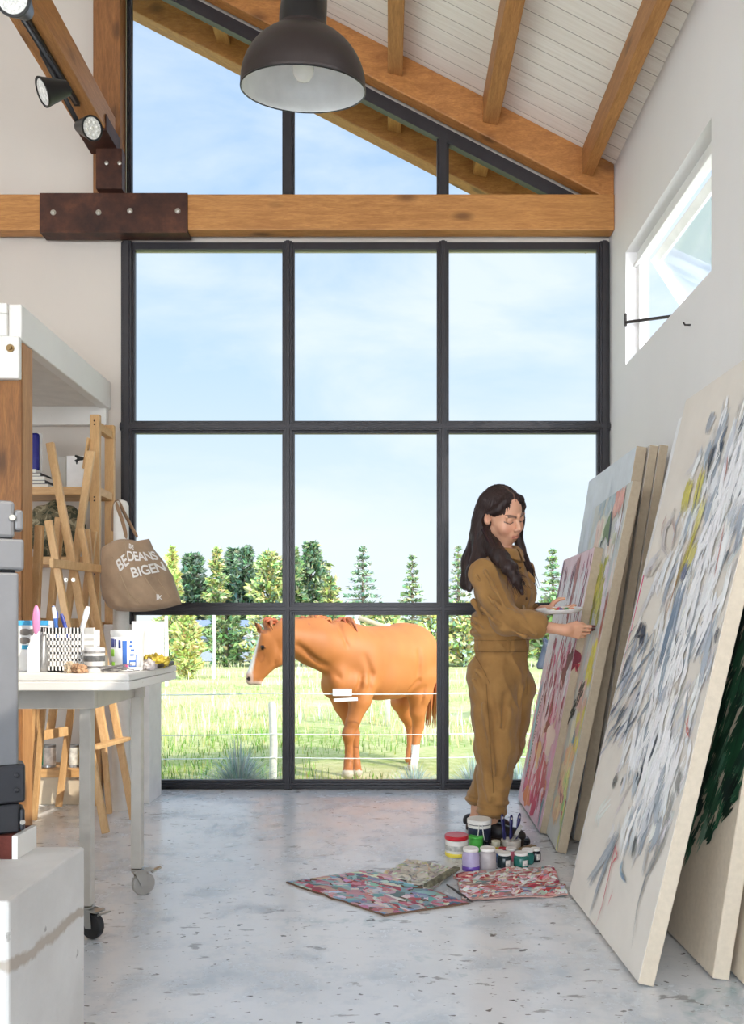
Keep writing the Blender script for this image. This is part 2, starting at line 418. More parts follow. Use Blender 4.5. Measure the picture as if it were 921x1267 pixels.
o=wall_with_holes(WX,'Y',(YB-.2,5.04),lambda u:zc(WX)+.02,[HW,(-.1,2.05,2.70,3.36),(-3.9,-2.0,2.70,3.36)],.135,'wall_right',M_WALL_R); tag(o,'white plastered wall on the right with a high awning window','wall')
o=wall_with_holes(LX,'Y',(YB-.2,5.04),lambda u:zc(LX)+.02,[(-4.2,-.6,.9,2.5)],-.15,'wall_left',M_WALL_R)  # unseen opening added to let fill light in from the left
o=wall_with_holes(YB,'X',(LX,WX),lambda u:zc(u)+.02,[(-4.4,RX,.0,3.0),(RX,1.2,.0,3.0)],-.2,'wall_front',M_WALL_R)  # unseen openings behind the camera, added to let fill light in
mb=MB()
mb.prism([(LX,4.98,0),(-1.62,4.98,0),(-1.62,4.98,zc(-1.62)+.02),(RX,4.98,zc(RX)+.02),(LX,4.98,zc(LX)+.02)],(0,.12,0))
mb.prism([(-1.62,4.98,3.345),(WX,4.98,3.345),(WX,4.98,3.57),(-1.62,4.98,3.57)],(0,.10,0))
mb.prism([(-1.62,4.98,zc(-1.62)-.27),(WX,4.98,zc(WX)-.27),(WX,4.98,zc(WX)+.02),(-1.62,4.98,zc(-1.62)+.02)],(0,.10,0))
o=mb.build('wall_back',M_WALL_B,kind='structure'); tag(o,'greige plastered gable wall beside the tall steel window','wall')
# roof slabs (ceiling boards underneath)
for nm,x0,x1 in (('ceiling',RX,1.62),('ceiling_far_slope',-4.95,RX)):
    th=.14
    poly=[(x0,-5.3,zc(x0)),(x1,-5.3,zc(x1)),(x1,-5.3,zc(x1)+th),(x0,-5.3,zc(x0)+th)]
    o=MB().prism(poly,(0,11.0,0)).build(nm,M_CEIL,kind='structure'); tag(o,'sloping ceiling of narrow whitewashed boards' if nm=='ceiling' else 'far slope of the boarded ceiling','ceiling')
# ---- big steel window ----
XV=[(-1.640,-1.556),(-.649,-.574),(.302,.376),(1.287,1.364)]
ZH=[(0,.056),(1.069,1.146),(2.186,2.264),(3.316,3.36)]
win=thing('window_1','tall black steel grid window of nine panes facing the paddock','window',(-.14,4.97,0),kind='structure')
mb=MB()
for x0,x1 in XV:
    mb.box((x0,4.965,0),(x1,5.0,3.36)); mb.box((x0+.014,4.945,0),(x1-.014,4.965,3.36)); mb.box((x0+.026,4.935,0),(x1-.026,4.945,3.36))
for z0,z1 in ZH:
    mb.box((-1.64,4.966,z0),(1.364,4.999,z1)); 
    if z1-z0>.05: mb.box((-1.64,4.946,z0+.014),(1.364,4.966,z1-.014)); mb.box((-1.64,4.936,z0+.026),(1.364,4.946,z1-.026))
o=mb.build('window_frame',M_FRAME,win,bevel=.003)
for i in range(3):
    for j in range(3):
        MB().box((XV[i][1]-.005,4.976,ZH[j][1]-.005),(XV[i+1][0]+.005,4.982,ZH[j+1][0]+.005)).build('glass_pane',M_GLASS,win)
# ---- gable window above the beam ----
gw=thing('window_2','black steel gable window sloping with the roof above the tie beam','window',(-.14,4.97,3.56),kind='structure')
mb=MB(); ztop=lambda x: zc(x)-.245
for x0,x1 in [(-1.606,-1.575)]+XV[1:3]:
    mb.prism([(x0,4.965,3.5),(x1,4.965,3.5),(x1,4.965,ztop(x1)-.02),(x0,4.965,ztop(x0)-.02)],(0,.035,0)); mb.prism([(x0+.014,4.945,3.5),(x1-.014,4.945,3.5),(x1-.014,4.945,ztop(x1)-.02),(x0+.014,4.945,ztop(x0)-.02)],(0,.02,0))
mb.prism([(-1.606,4.95,ztop(-1.606)-.085),(1.26,4.95,ztop(1.26)-.085),(1.26,4.95,ztop(1.26)),(-1.606,4.95,ztop(-1.606))],(0,.05,0))
mb.box((-1.606,4.95,3.5),(1.3,5.0,3.56))
mb.build('window_frame',M_FRAME,gw,bevel=.003)
xs=[-1.58,-.61,.34,1.1]
for a,b in zip(xs[:-1],xs[1:]):
    MB().prism([(a,4.976,3.53),(b,4.976,3.53),(b,4.976,max(3.54,ztop(b)-.05)),(a,4.976,ztop(a)-.05)],(0,.006,0)).build('glass_pane',M_GLASS,gw)
# ---- awning window in the right wall ----
aw=thing('window_3','white awning window pushed open high in the right wall','window',(1.43,4.02,2.5),kind='structure')
mb=MB(); y0,y1,z0,z1=HW; xo=1.43
mb.box((xo,y0,z0),(xo+.05,y1,z0+.045)); mb.box((xo,y0,z1-.06),(xo+.05,y1,z1)); mb.box((xo,y0,z0+.045),(xo+.05,y0+.045,z1-.06)); mb.box((xo,y1-.045,z0+.045),(xo+.05,y1,z1-.06))
mb.box((xo-.02,y0,z1-.085),(xo+.02,y1,z1-.066))
mb.build('window_frame',M_WHITE,aw,bevel=.004)
hz=z1-.075; ang=math.radians(33); L=hz-z0-.05
u=Vector((math.sin(ang),0,-math.cos(ang))); nn=Vector((math.cos(ang),0,math.sin(ang))); oy0,oy1=y0+.06,y1-.06; so_=Vector((xo+.055,0,hz))
mb=MB()
def sash(a,b,c,d): mb.obox(so_+Vector((0,a,0))+u*c, Vector((0,b-a,0)), u*(d-c), nn*.035)
sash(oy0,oy1,0,.05); sash(oy0,oy1,L-.05,L); sash(oy0,oy0+.05,.05,L-.05); sash(oy1-.05,oy1,.05,L-.05)
sh=mb.build('sash',M_WHITE,aw,bevel=.004)
MB().obox(so_+Vector((0,oy0+.045,0))+u*.045+nn*.014, Vector((0,oy1-oy0-.09,0)), u*(L-.09), nn*.006).build('glass_pane',M_GLASS,sh)
st=MB(); a=P(772,393.5,4.60); b_=P(823,391,4.02)
a=Vector((1.355,4.60,2.73)); b_=so_+Vector((0,oy1-.33,0))+u*(L-.01)+Vector((-.02,0,.02))
st.tube([a,b_],.009,8); st.tube([a+Vector((0,0,-.02)),a+Vector((0,0,.05))],.008,8); st.build('stay_bar',plain('dark_stay_metal',(70,66,64),.4,.7),aw)
# ---- timbers ----
tb=thing('tie_beam','long horizontal pine tie beam crossing above the big window','beam',(0,4.9,3.38),kind='structure')
MB().box((LX,4.854,3.382),(WX-.002,4.945,3.597)).build('timber',M_WX,tb,bevel=.006)
pl=MB(); pl.box((-2.09,4.846,3.375),(-1.20,4.853,3.60)); pl.box((-2.09,4.846,3.362),(-1.20,4.945,3.375))
bp=pl.build('steel_plate',M_RUST,tb,bevel=.002)
bm_=MB()
for px,py in ((66,263),(122,263),(161,261),(220,261)):
    q=P(px,py,4.846); bm_=MB(); bm_.lathe([(.017,0),(.017,.003),(.011,.003),(.011,.010),(.006,.013),(0,.013)],q,12,axis=(0,-1,0)); bm_.build('bolt',M_BOLT,bp)
kp=MB().box((-1.775,4.86,3.60),(-1.61,4.975,zc(-1.67)-.02)).build('king_post',M_WZ,bevel=.006,kind='structure'); tag(kp,'dark pine king post rising from the tie beam beside the gable window','beam')
lb=thing('longitudinal_beam','pine beam running toward the viewer overhead carrying the track lights','beam',(-1.7,4.8,3.85),kind='structure')
MB().box((-1.775,-4.8,3.85),(-1.617,4.80,4.02)).build('timber',M_WY,lb,bevel=.006)
bk=MB(); bk.box((-1.735,4.80,3.60),(-1.58,4.858,3.84)); bk.box((-1.78,4.62,3.838),(-1.612,4.858,3.850)); bk.box((-1.783,4.62,3.838),(-1.775,4.858,3.93)); bk.box((-1.617,4.62,3.838),(-1.609,4.858,3.93))
br=bk.build('steel_bracket',M_RUST,lb,bevel=.002)
for px in (132,148):
    MB().lathe([(.012,0),(.012,.006),(.006,.009),(0,.009)],P(px,202,4.80),10,axis=(0,-1,0)).build('bolt',M_BOLT,br)
def rafter(y0,y1,nm,lab,mat):
    x0,x1=RX+.03,WX-.004; mb=MB()
    mb.prism([(x0,y0,zc(x0)-.232),(x1,y0,zc(x1)-.232),(x1,y0,zc(x1)-.001),(x0,y0,zc(x0)-.001)],(0,y1-y0,0))
    return tag(mb.build(nm,mat,bevel=.006,kind='structure'),lab,'beam')
rafter(4.856,4.945,'rafter','sloping pine rafter along the top of the gable window',M_RAFT)
rafter(5.42,5.54,'eave_rafter','outer pine rafter of the roof overhang seen through the gable window',M_RAFT)
for i,(x,lab) in enumerate(((1.20,'purlin under the boards nearest the right wall'),(.617,'purlin second from the right wall'),(.044,'purlin right of the pendant lamp, third from the right wall'),(-.53,'purlin above the pendant lamp'),(-1.1,'purlin beside the ridge'))):
    mb=MB(); hw=.045 if i else .030
    for ya,yb in ((-5,4.854),(5.10,5.418)):
        mb.prism([(x-hw,ya,zc(x-hw)-.16),(x+hw,ya,zc(x-hw)-.16-.02),(x+hw,ya,zc(x+hw)),(x-hw,ya,zc(x-hw))],(0,yb-ya,0))
    tag(mb.build('purlin',M_WY,bevel=.004,kind='structure'),lab,'beam')

hk=MB(); q=F(855,402,2.0) if False else Vector((WX-.001,1365/(855-480.0),1+(775-402)/((855-480)/WX)))
hk.tube([q+Vector((0,0,0)),q+Vector((-.025,0,.0)),q+Vector((-.032,0,.012))],.004,8); tag(hk.build('wall_hook',plain('dark_iron_hook',(50,48,48),.5),smooth=True),'tiny dark iron hook in the right wall below the awning window','hook')
# ================= paddock outside =================
GZ=-.47
m,t,b=new_mat('paddock_turf'); v=t.coord((1,1,1)); n1=t.noise(v,.45,6,.6); n2=t.noise(v,9,6,.7); n3=t.noise(v,.16,3)
c=t.ramp(n1,[(.32,s2l((124,148,70))),(.5,s2l((168,174,104))),(.66,s2l((206,194,146)))])
c=t.mix(t.ramp(n2,[(.4,(0,0,0)),(.7,(.7,.7,.7))]),c,s2l((220,208,162)))
sp=t.new('ShaderNodeSeparateXYZ'); t.link(v,sp.inputs[0])
far=t.new('ShaderNodeMapRange'); far.inputs['From Min'].default_value=-25; far.inputs['From Max'].default_value=-8; far.inputs['To Min'].default_value=.55; far.inputs['To Max'].default_value=0
t.link(c,b.inputs['Base Color']); b.inputs['Roughness'].default_value=.95; b.inputs['Specular IOR Level'].default_value=.1; bump(t,b,n2,.6,.05); M_TURF=m
gr=MB().grid(lambda u,v: Vector((-90+u*180,5.06+v*160, GZ-.02+.03*noise.noise(Vector((u*90,v*80,0))))),80,80)
o=gr.build('field_ground',M_TURF,smooth=True,kind='structure'); tag(o,'sunlit grass paddock beyond the window','ground')
def grass_mat(name, cols, rough=.8):
    return vcol(name,rough,0,.2,30,.15)
M_BLADE=grass_mat('grass_blades',None)
def blades(spots, name, hmin,hmax,wid,cols,label,cat,group=None,kind='stuff',lean=.5,seed=1,build=True,seg=3):
    rnd=random.Random(seed); mb=MB()
    for (x,y,z) in spots:
        h=rnd.uniform(hmin,hmax); a=rnd.uniform(0,2*PI); l=rnd.uniform(.1,lean)*h; w=wid*rnd.uniform(.6,1.2)
        c=rnd.choice(cols); c=tuple(k*rnd.uniform(.8,1.2) for k in s2l(c))
        dx,dy=math.cos(a),math.sin(a); px,py=-dy*w,dx*w; vs=[]
        for k in range(seg):
            tt=k/seg; r=l*tt*tt; s=1-tt*.75
            vs+= [(x+dx*r-px*s,y+dy*r-py*s,z+h*(tt-.18*tt*tt)),(x+dx*r+px*s,y+dy*r+py*s,z+h*(tt-.18*tt*tt))]
        vs.append((x+dx*l,y+dy*l,z+h*.82)); n=2*seg
        fs=[(2*k,2*k+1,2*k+3,2*k+2) for k in range(seg-1)]+[(n-2,n-1,n)]
        mb.add(vs,fs,0,c)
    return mb
rnd=random.Random(5); sp_=[]
for i in range(26000):
    y=6.2+(rnd.random()**1.7)*16; hw=.42*y; x=rnd.uniform(-hw,hw)
    d=noise.noise(Vector((x*.55,y*.4,3.1)))
    if d+rnd.uniform(-.35,.35)<-.12: continue
    sp_.append((x,y,GZ-.02))
o=blades([q for q in sp_ if q[1]+2.2*noise.noise(Vector((q[0]*.5,q[1]*.5,0)))<11.2],'grass',.05,.17,.006,[(104,146,54),(130,168,72),(150,176,84),(182,186,112),(96,136,52)],'','')
o2=blades([q for q in sp_ if q[1]+2.2*noise.noise(Vector((q[0]*.5,q[1]*.5,0)))>=11.2],'grass',.05,.17,.006,[(150,170,88),(190,188,118),(212,202,150),(222,212,166)],'','',seed=2)
o.add(o2.v,o2.f); o.c[-len(o2.v):]=o2.c; o=o.build('grass',M_BLADE)
tag(o,'short green and straw coloured grass over the paddock','grass',kind='stuff')
rnd=random.Random(9); sp_=[]
for i in range(7000):
    y=9.8+rnd.random()*20; x=rnd.uniform(-.42*y,.42*y)
    if noise.noise(Vector((x*.5,y*.35,8.1)))<.05: continue
    sp_.append((x,y,GZ-.02))
o=blades(sp_,'dry_grass',.15,.42,.009,[(224,216,176),(212,202,152),(196,196,136),(232,226,194)],'','',seed=4).build('dry_grass',M_BLADE)
tag(o,'taller straw coloured dry grass toward the back of the paddock','grass',kind='stuff')
# ornamental tufts under the window
def tuft(px,py,Y,r,h,n,label,seed):
    q=P(px,py,Y); rnd=random.Random(seed); mb=MB()
    for i in range(n):
        a=rnd.uniform(0,2*PI); e=rnd.random()**.7; hh=h*rnd.uniform(.6,1.05)*(1-.45*e); ll=r*e*rnd.uniform(.7,1.15); w=.0035
        c=rnd.choice([(186,200,196),(168,186,180),(206,214,206),(148,166,152),(216,218,206)]); c=tuple(k*rnd.uniform(.85,1.15) for k in s2l(c))
        dx,dy=math.cos(a),math.sin(a); x,y=q.x+dx*.06*rnd.random(),q.y+dy*.06*rnd.random(); vs=[]
        sx,sy=-dy*w,dx*w
        for k in range(5):
            tt=k/5; rr=ll*tt**1.5; zz=GZ-.03+hh*(1.25*tt-.35*tt*tt*(1+e)); s=1-.7*tt
            vs+=[(x+dx*rr-sx*s,y+dy*rr-sy*s,zz),(x+dx*rr+sx*s,y+dy*rr+sy*s,zz)]
        vs.append((x+dx*ll,y+dy*ll,GZ-.03+hh*(1.25-.35*(1+e))))
        mb.add(vs,[(2*k,2*k+1,2*k+3,2*k+2) for k in range(4)]+[(8,9,10)],0,c)
    o=mb.build('fescue_tuft',M_BLADE); return tag(o,label,'ornamental grass','blue grey grass tufts below the window')
tuft(296,960,6.75,.62,.72,1100,'large blue grey grass tuft below the left bottom pane beside the white fence post',1)
tuft(388,975,6.55,.38,.36,600,'low grey grass tuft at the left end of the middle bottom pane',2)
tuft(445,978,6.45,.40,.34,600,'low grey grass tuft just in front of the horse front hooves',3)
tuft(512,968,6.75,.44,.48,750,'blue grey grass tuft below the horse white hind sock',4)
tuft(588,966,6.75,.45,.55,750,'blue grey grass tuft behind the woman trouser leg',5)
tuft(640,965,6.9,.4,.5,600,'blue grey grass tuft between the woman and the pink canvas',6)
tuft(222,975,6.5,.36,.3,500,'low dry grey tuft in the left bottom pane beside the white pedestal',7)
# ---- fence ----
M_POST=plain('weathered_white_post',(226,222,208),.8,0,.3,.15,14,.2)
M_WIRE=plain('pale_fence_wire',(232,232,226),.5)
def post(px,Y,ytop,r,lab,z0=None):
    q=P(px,775,Y); zt=1-(ytop-775)*Y/1000
    mb=MB(); mb.tube([(q.x,Y,GZ-.1),(q.x+.01,Y,(GZ+zt)/2),(q.x-.005,Y,zt-.02),(q.x-.005,Y,zt)],[r,r,r*.95,r*.7],10)
    return tag(mb.build('fence_post',M_POST,smooth=True,angle=40),lab,'fence post','fence posts in the paddock')
FY=7.45
post(337.5,FY,868,.036,'white fence post in front of the horse, below its muzzle')
post(265,23,757,.042,'far white fence post left of the horse head, right of the round bush')
post(206,20,762,.042,'far white fence post at the left edge beside the round bush')
for i,(yl,lab) in enumerate(((857,'top pale fence wire crossing the horse belly'),(907,'middle pale fence wire crossing the horse knees'),(936,'lowest pale fence wire crossing the horse fetlocks'))):
    mb=MB(); pts=[]
    for k in range(61):
        x=-3.2+k*.12; pts.append((x,FY-.04,1-(yl-775)*FY/1000-.012*math.sin(PI*((x+1.06)%2.0)/2.0)+(.003*x)))
    mb.tube(pts,.0045 if i else .0055,5); o=mb.build('fence_wire',M_WIRE,smooth=True); tag(o,lab,'fence wire','wires of the paddock fence')
q=P(424,857,FY-.05); mb=MB()
mb.box((q.x-.09,FY-.062,q.z-.03),(q.x+.085,FY-.05,q.z+.035)); o=mb.build('fence_sign',M_WHITE,bevel=.003); tag(o,'small blank white plate on the top fence wire by the horse chest','sign')
q=P(428,866,FY-.05); o=MB().bar((q.x-.11,FY-.05,q.z-.004),(q.x+.11,FY-.05,q.z+.008),.008,.03).build('fence_strap',M_WHITE,bevel=.002); tag(o,'thin white strap under the small white fence plate','strap')
# ---- trees ----
M_LEAF=vcol('tree_foliage',.75,0,.25,8,.2); M_BARK=plain('grey_brown_bark',(112,98,80),.9,0,.2,.2,10,.3)
def conifer(px,Y,ytop,wid,n,lab,cols,seed,shape='cone',base=.06):
    rnd=random.Random(seed); q=P(px,775,Y); H=(1-(ytop-775)*Y/1000)-GZ; r=tuple((q.x,Y,GZ))
    R=wid*Y/1000/2*1.12; n=int(n*1.5)
    root=thing('conifer_tree' if shape!='round' else 'bushy_tree',lab,'tree',(q.x,Y,GZ),'trees and bushes beyond the paddock')
    mb=MB(); lim=[]
    for i in range(n):
        u=rnd.random(); 
        if shape=='cone': tt=base+(1-base)*(1-math.sqrt(1-u*.995)); prof=R*(1-tt)**.85*(.75+.35*math.sin(tt*46+seed))
        elif shape=='sparse': tt=base+(1-base)*u**1.15; lv=math.floor(tt*15)/15+.02; tt=lv+rnd.gauss(0,.008); prof=R*max(.03,(1-tt))**.8*(1+.25*math.sin(lv*90))
        else: tt=u; prof=R*(math.sin(PI*min(1,.08+.9*tt))**.55)*(.85+.2*math.sin(tt*23+seed*2))
        a=rnd.uniform(0,2*PI); rr=prof*math.sqrt(rnd.uniform(.12,1))*(1+.2*math.sin(3*a+seed+6*tt))
        if shape=='sparse':
            a=round(a*4/PI)*PI/4+lv*7+rnd.gauss(0,.14); rr=prof*rnd.random(); tt+= -.10*rr/H*.8
        c0=Vector((q.x+rr*math.cos(a),Y+rr*math.sin(a),GZ+H*tt))
        s=rnd.uniform(.5,1.0)*(.30 if shape!='sparse' else .2)*Y/40
        if noise.noise(c0*(1.6*40/Y))<-.34 and shape!='sparse': continue
        d=Vector((math.cos(a)+rnd.gauss(0,.5),math.sin(a)+rnd.gauss(0,.5),rnd.gauss(.35,.55))).normalized(); w=d.orthogonal().normalized(); w.rotate(Matrix.Rotation(rnd.uniform(0,6.28),3,d))
        c=rnd.choice(cols); c=tuple(k*rnd.uniform(.75,1.25) for k in s2l(c))
        mb.add([c0-d*s*.6-w*s*.15,c0-d*s*.1+w*s*.38,c0+d*s,c0-d*s*.2-w*s*.4],[(0,1,2,3)],0,c)
    mb.build('foliage',M_LEAF,root)
    tb=MB(); tb.tube([(q.x,Y,GZ-.1),(q.x+.03,Y,GZ+H*.4),(q.x,Y,GZ+H*.93)],[.10*Y/40+R*.04,.07*Y/40+R*.02,.015],8)
    if shape=='sparse':
        for k in range(26):
            tt=base+.05+.88*k/26; a=k*2.4; rr=R*.8*(1-tt)**.8
            tb.tube([(q.x,Y,GZ+H*tt),(q.x+rr*math.cos(a),Y+rr*math.sin(a),GZ+H*tt-.06*rr)],[.03,.008],4)
    tb.build('trunk',M_BARK,root,smooth=True)
    return root
GRN=[(116,140,92),(146,162,108),(170,180,124),(104,126,90)]; YEL=[(190,192,116),(206,202,130),(172,180,104),(220,214,146)]; DRK=[(88,112,88),(106,128,98),(124,144,110),(140,156,126)]; PALE=[(176,190,166),(196,206,182),(158,174,150)]  # leaf tones lightened: distance haze is put into the foliage colour
conifer(213,40,667,46,2600,'yellow green cypress at the left edge of the tree line beside the tote bag',YEL,1)
conifer(238,44,686,44,2600,'dark green bushy tree right of the yellow cypress at the left edge',DRK,2,'round')
conifer(268,42,668,50,3000,'tall pale green cypress with a pointed tip in the left pane',GRN+YEL,3)
conifer(290,45,680,40,2300,'dark round tree right of the tall pointed cypress',DRK,4,'round')
conifer(303,43,676,40,2500,'dark rounded tree in the middle of the left pane tree line',DRK,5,'round')
conifer(334,41,684,48,2600,'yellow green bushy tree left of the first mullion',YEL+GRN,6,'round')
conifer(361,43,680,40,2500,'green tree hidden partly by the first mullion',GRN,7,'round')
conifer(385,44,672,46,2600,'dark green tree right of the first mullion',GRN+DRK,8,'round')
conifer(408,42,690,44,2400,'yellow green sloping tree at the right end of the dense tree line',YEL+GRN,9)
conifer(449,38,673,92,1500,'sparse young conifer standing alone above the horse withers',PALE+DRK,10,'sparse')
conifer(510,38,684,66,1500,'small sparse conifer standing alone above the horse rump',PALE+GRN,11,'sparse')
conifer(567,38,672,58,1500,'slim sparse conifer just left of the woman',PALE+GRN,12,'sparse')
conifer(684,38,676,72,1500,'pale conifer between the woman and the pink canvas',PALE+GRN,13,'sparse')
conifer(604,40,700,40,1500,'pale conifer hidden behind the woman head and hair',PALE,14,'sparse')
for i,(px,yt,wd,lab) in enumerate(((232,772,34,'low yellow green round bush beside the far fence posts'),(330,757,60,'low hedge bush behind the horse head'),(395,750,70,'low bush behind the horse neck'),(470,752,80,'low pale bush behind the horse back'),(535,754,60,'low pale bush behind the horse rump'),(690,735,70,'pale low bush below the conifer beside the pink canvas'),(640,742,60,'pale low bush behind the woman chest'),(575,748,50,'pale low bush left of the woman'),(280,752,50,'low bush behind the far fence, under the pointed cypress'),(215,752,40,'low bush at the left edge below the tree line'))):
    conifer(px,23 if i==0 else 30,yt if i else 758,wd,1500,lab,(YEL if i==0 else [YEL+GRN,PALE+YEL,GRN][i%3]),30+i,'round')
# distant slate-roofed shed
sh=thing('farm_shed','low grey shed far behind the horse head','shed',P(292,775,34).xy.to_3d()+Vector((0,0,GZ)))
q=P(292,775,34); MB().box((q.x-2.4,34,GZ),(q.x+2.4,37,GZ+.95)).build('wall',plain('grey_shed_boards',(150,152,160),.8),sh)
MB().prism([(q.x-2.6,33.8,GZ+.95),(q.x-2.6,37.2,GZ+.95),(q.x-2.6,35.5,GZ+1.75)],(5.2,0,0)).build('roof',plain('slate_shed_roof',(116,124,140),.7),sh)
# leaning pole behind the horse back
a=P(444,764,12); b_=P(478,776,12); o=MB().tube([a,b_],[.035,.035],8).build('wooden_rail',plain('grey_wood_rail',(176,156,126),.8),smooth=True); 
a2=P(470,781,12)
tag(o,'leaning wooden rail showing above the horse back','rail')
MB().tube([(b_.x,12.0,b_.z+.04),(b_.x,12.0,GZ-.05)],.04,8).build('post',M_POST,o) if False else None
q=MB().tube([(b_.x+.02,12.05,b_.z+.05),(b_.x+.02,12.05,GZ-.05)],.045,8).build('fence_post',M_POST,smooth=True); tag(q,'wooden post hidden behind the horse back holding the leaning rail','fence post')
q=MB().tube([(a.x-.02,12.05,a.z+.05),(a.x-.02,12.05,GZ-.05)],.045,8).build('fence_post',M_POST,smooth=True); tag(q,'wooden post behind the horse withers holding the leaning rail','fence post')

# ================= horse =================
def make_horse(off=Vector((0,0,0)), dark=False, h=.014):
    H=lambda px,py,Y: np.array(P(px,py,Y))
    S=SDF((-1.55,6.85,-.56),(.66,9.05,1.28),h)
    k=.07
    # trunk
    S.cap(H(444,812,7.98),H(500,814,8.42),.285,.285,k); S.cap(H(452,832,8.0),H(488,835,8.33),.245,.25,k); S.cap(H(470,838,8.1),H(500,832,8.42),.22,.20,k)
    S.cap(H(470,806,8.2),H(504,803,8.5),.255,.255,k)
    S.ell(H(512,810,8.52),(.27,.27,.30),k=.08); S.ell(H(519,828,8.58),(.18,.22,.26),k=.06)
    S.cap(H(495,790,8.45),H(518,797,8.62),.15,.13,.08)
    S.cap(H(505,812,8.32),H(515,836,8.36),.18,.15,.06)
    # shoulder, withers, chest
    S.ell(H(438,822,7.88),(.26,.2,.33),k=.08); S.cap(H(424,792,7.9),H(448,796,8.05),.17,.15,.09); S.cap(H(418,784,7.86),H(436,788,7.98),.10,.10,.08)
    S.ell(H(419,838,7.74),(.13,.17,.2),k=.06); S.ell(H(412,846,7.82),(.12,.14,.15),k=.05)
    S.cap(H(436,846,7.78),H(444,858,7.82),.15,.13,.05)
    # neck
    S.cap(H(424,806,7.85),H(388,797,7.62),.25,.2,.08); S.cap(H(388,797,7.62),H(352,788,7.42),.20,.135,.05)
    S.cap(H(395,776,7.68),H(350,775,7.44),.10,.06,.05); S.cap(H(400,822,7.66),H(366,802,7.46),.075,.06,.04)
    # head
    Y=7.36
    S.ell(H(337,796,Y),(.125,.085,.15),k=.04); S.ell(H(342,812,Y),(.095,.07,.10),k=.03); S.cap(H(330,794,Y),H(313,832,Y-.02),.078,.052,.03)
    S.cap(H(338,818,Y),H(320,840,Y-.02),.062,.036,.03); S.ell(H(311.5,838,Y-.02),(.058,.056,.066),k=.02); S.ell(H(310.5,843.5,Y-.02),(.045,.05,.034),k=.015); S.ell(H(320,845,Y-.02),(.04,.036,.026),k=.015)
    S.cap(H(327,787,Y-.055),H(325,800,Y-.055),.035,.03,.02); S.ell(H(325,801,Y-.078),(.024,.02,.02),k=.012)
    S.cap(H(337,806,Y-.06),H(322,824,Y-.05),.02,.012,.02)
    S.ell(H(307.8,840,Y-.068),(.014,.016,.02),k=.008,sub=True); S.cap(H(313,849,Y-.08),H(319,841,Y-.09),.004,.004,.004,sub=True)
    # ears
    for tip,base,yy in ((H(314,768,Y-.10),H(322,783,Y-.04),-.05),(H(325.2,765.5,Y+.06),H(330,781,Y+.05),.05)):
        mid=(tip+base)/2+np.array([.012,0,0]); S.cap(base,mid,.028,.03,.015); S.cap(mid,tip,.03,.006,.01)
        S.cap(base+np.array([-.02,-.02,.03]),mid+np.array([-.016,-.02,.02]),.012,.010,.006,sub=True)
    # fore legs
    def leg(pts,k=.03):
        for (a,ra),(b,rb) in zip(pts[:-1],pts[1:]): S.cap(a,b,ra,rb,k)
    leg([(H(447,848,7.80),.15),(H(446,866,7.78),.105),(H(437,893,7.75),.066),(H(431.5,908,7.74),.064)],.035)
    S.ell(H(431,909,7.73),(.062,.066,.075),k=.02)
    leg([(H(431.5,912,7.74),.05),(H(432,930,7.74),.04),(H(431.5,943,7.72),.046)],.02); leg([(H(431.5,944,7.72),.05),(H(431,951,7.69),.045)],.02); leg([(H(431,951,7.69),.046),(H(430.5,957,7.66),.062)],.012)
    leg([(H(418,850,8.02),.13),(H(425,872,8.02),.095),(H(434,895,8.0),.062),(H(438.5,908,7.99),.058)],.035)
    leg([(H(438.5,908,7.99),.06),(H(439.5,916,7.99),.045),(H(440,930,7.98),.038),(H(441,944,7.97),.045),(H(442,950,7.94),.04),(H(442,955,7.91),.058)],.015)
    # hind legs
    leg([(H(520,838,8.45),.19),(H(519,858,8.42),.125),(H(517,880,8.44),.08),(H(518,897,8.50),.062)],.04)
    leg([(H(518,897,8.50),.066),(H(516.5,905,8.5),.056),(H(514,926,8.46),.043),(H(513,938,8.44),.05)],.02); leg([(H(513,938,8.44),.05),(H(511.5,944,8.40),.046),(H(510.5,949,8.38),.06)],.012)
    leg([(H(503,846,8.78),.17),(H(496,868,8.74),.105),(H(502,884,8.8),.07),(H(508.5,899,8.88),.055)],.04)
    leg([(H(508.5,899,8.88),.06),(H(508,912,8.86),.042),(H(507.5,928,8.84),.04),(H(507,940,8.8),.055)],.02)
    # muscle grooves
    S.cap(H(403,820,7.46),H(422,838,7.50),.025,.025,.03,sub=True)
    def surf(px,py):
        d=np.array([(px-480)/1000,1,-(py-775)/1000]); yy=6.95
        while yy<9:
            q=np.array([0,0,1.])+d*yy; i=np.round((q-S.lo)/S.h).astype(int)
            if np.all(i>=0) and np.all(i<S.n) and S.D[tuple(i)]<0: return q
            yy+=.006
        return None
    grooves=[([(419,771),(423,784),(430,800)],.010,.03),([(343,794),(345,808),(339,822)],.010,.02),([(327,811),(321,822),(315,832)],.008,.02),([(368,798),(400,823),(420,838)],.020,.035),([(452,812),(460,834),(456,856)],.008,.05),([(519,842),(508,853),(500,862)],.02,.03),([(519,806),(518,834)],.008,.05),([(312,848.5),(316,846),(319,842)],.006,.006),([(438,868),(434,888)],.010,.02),([(436,862),(445,850),(447,835)],.012,.04),([(526,850),(521,872)],.010,.02)]
    for pts,r,kk in grooves:
        sp=[surf(*p) for p in pts]
        for a,b in zip(sp[:-1],sp[1:]):
            if a is not None and b is not None: S.cap(a,b,r,r,kk,sub=True)
    V,Q=S.mesh(); V=smooth_mesh(V,Q,6,.5)
    # coat colours by body region
    px=480+1000*V[:,0]/V[:,1]; py=775+1000*(1-V[:,2])/V[:,1]
    base=np.array(s2l((184,112,58))) if not dark else np.array(s2l((58,60,70)))
    col=np.tile(base,(len(V),1))
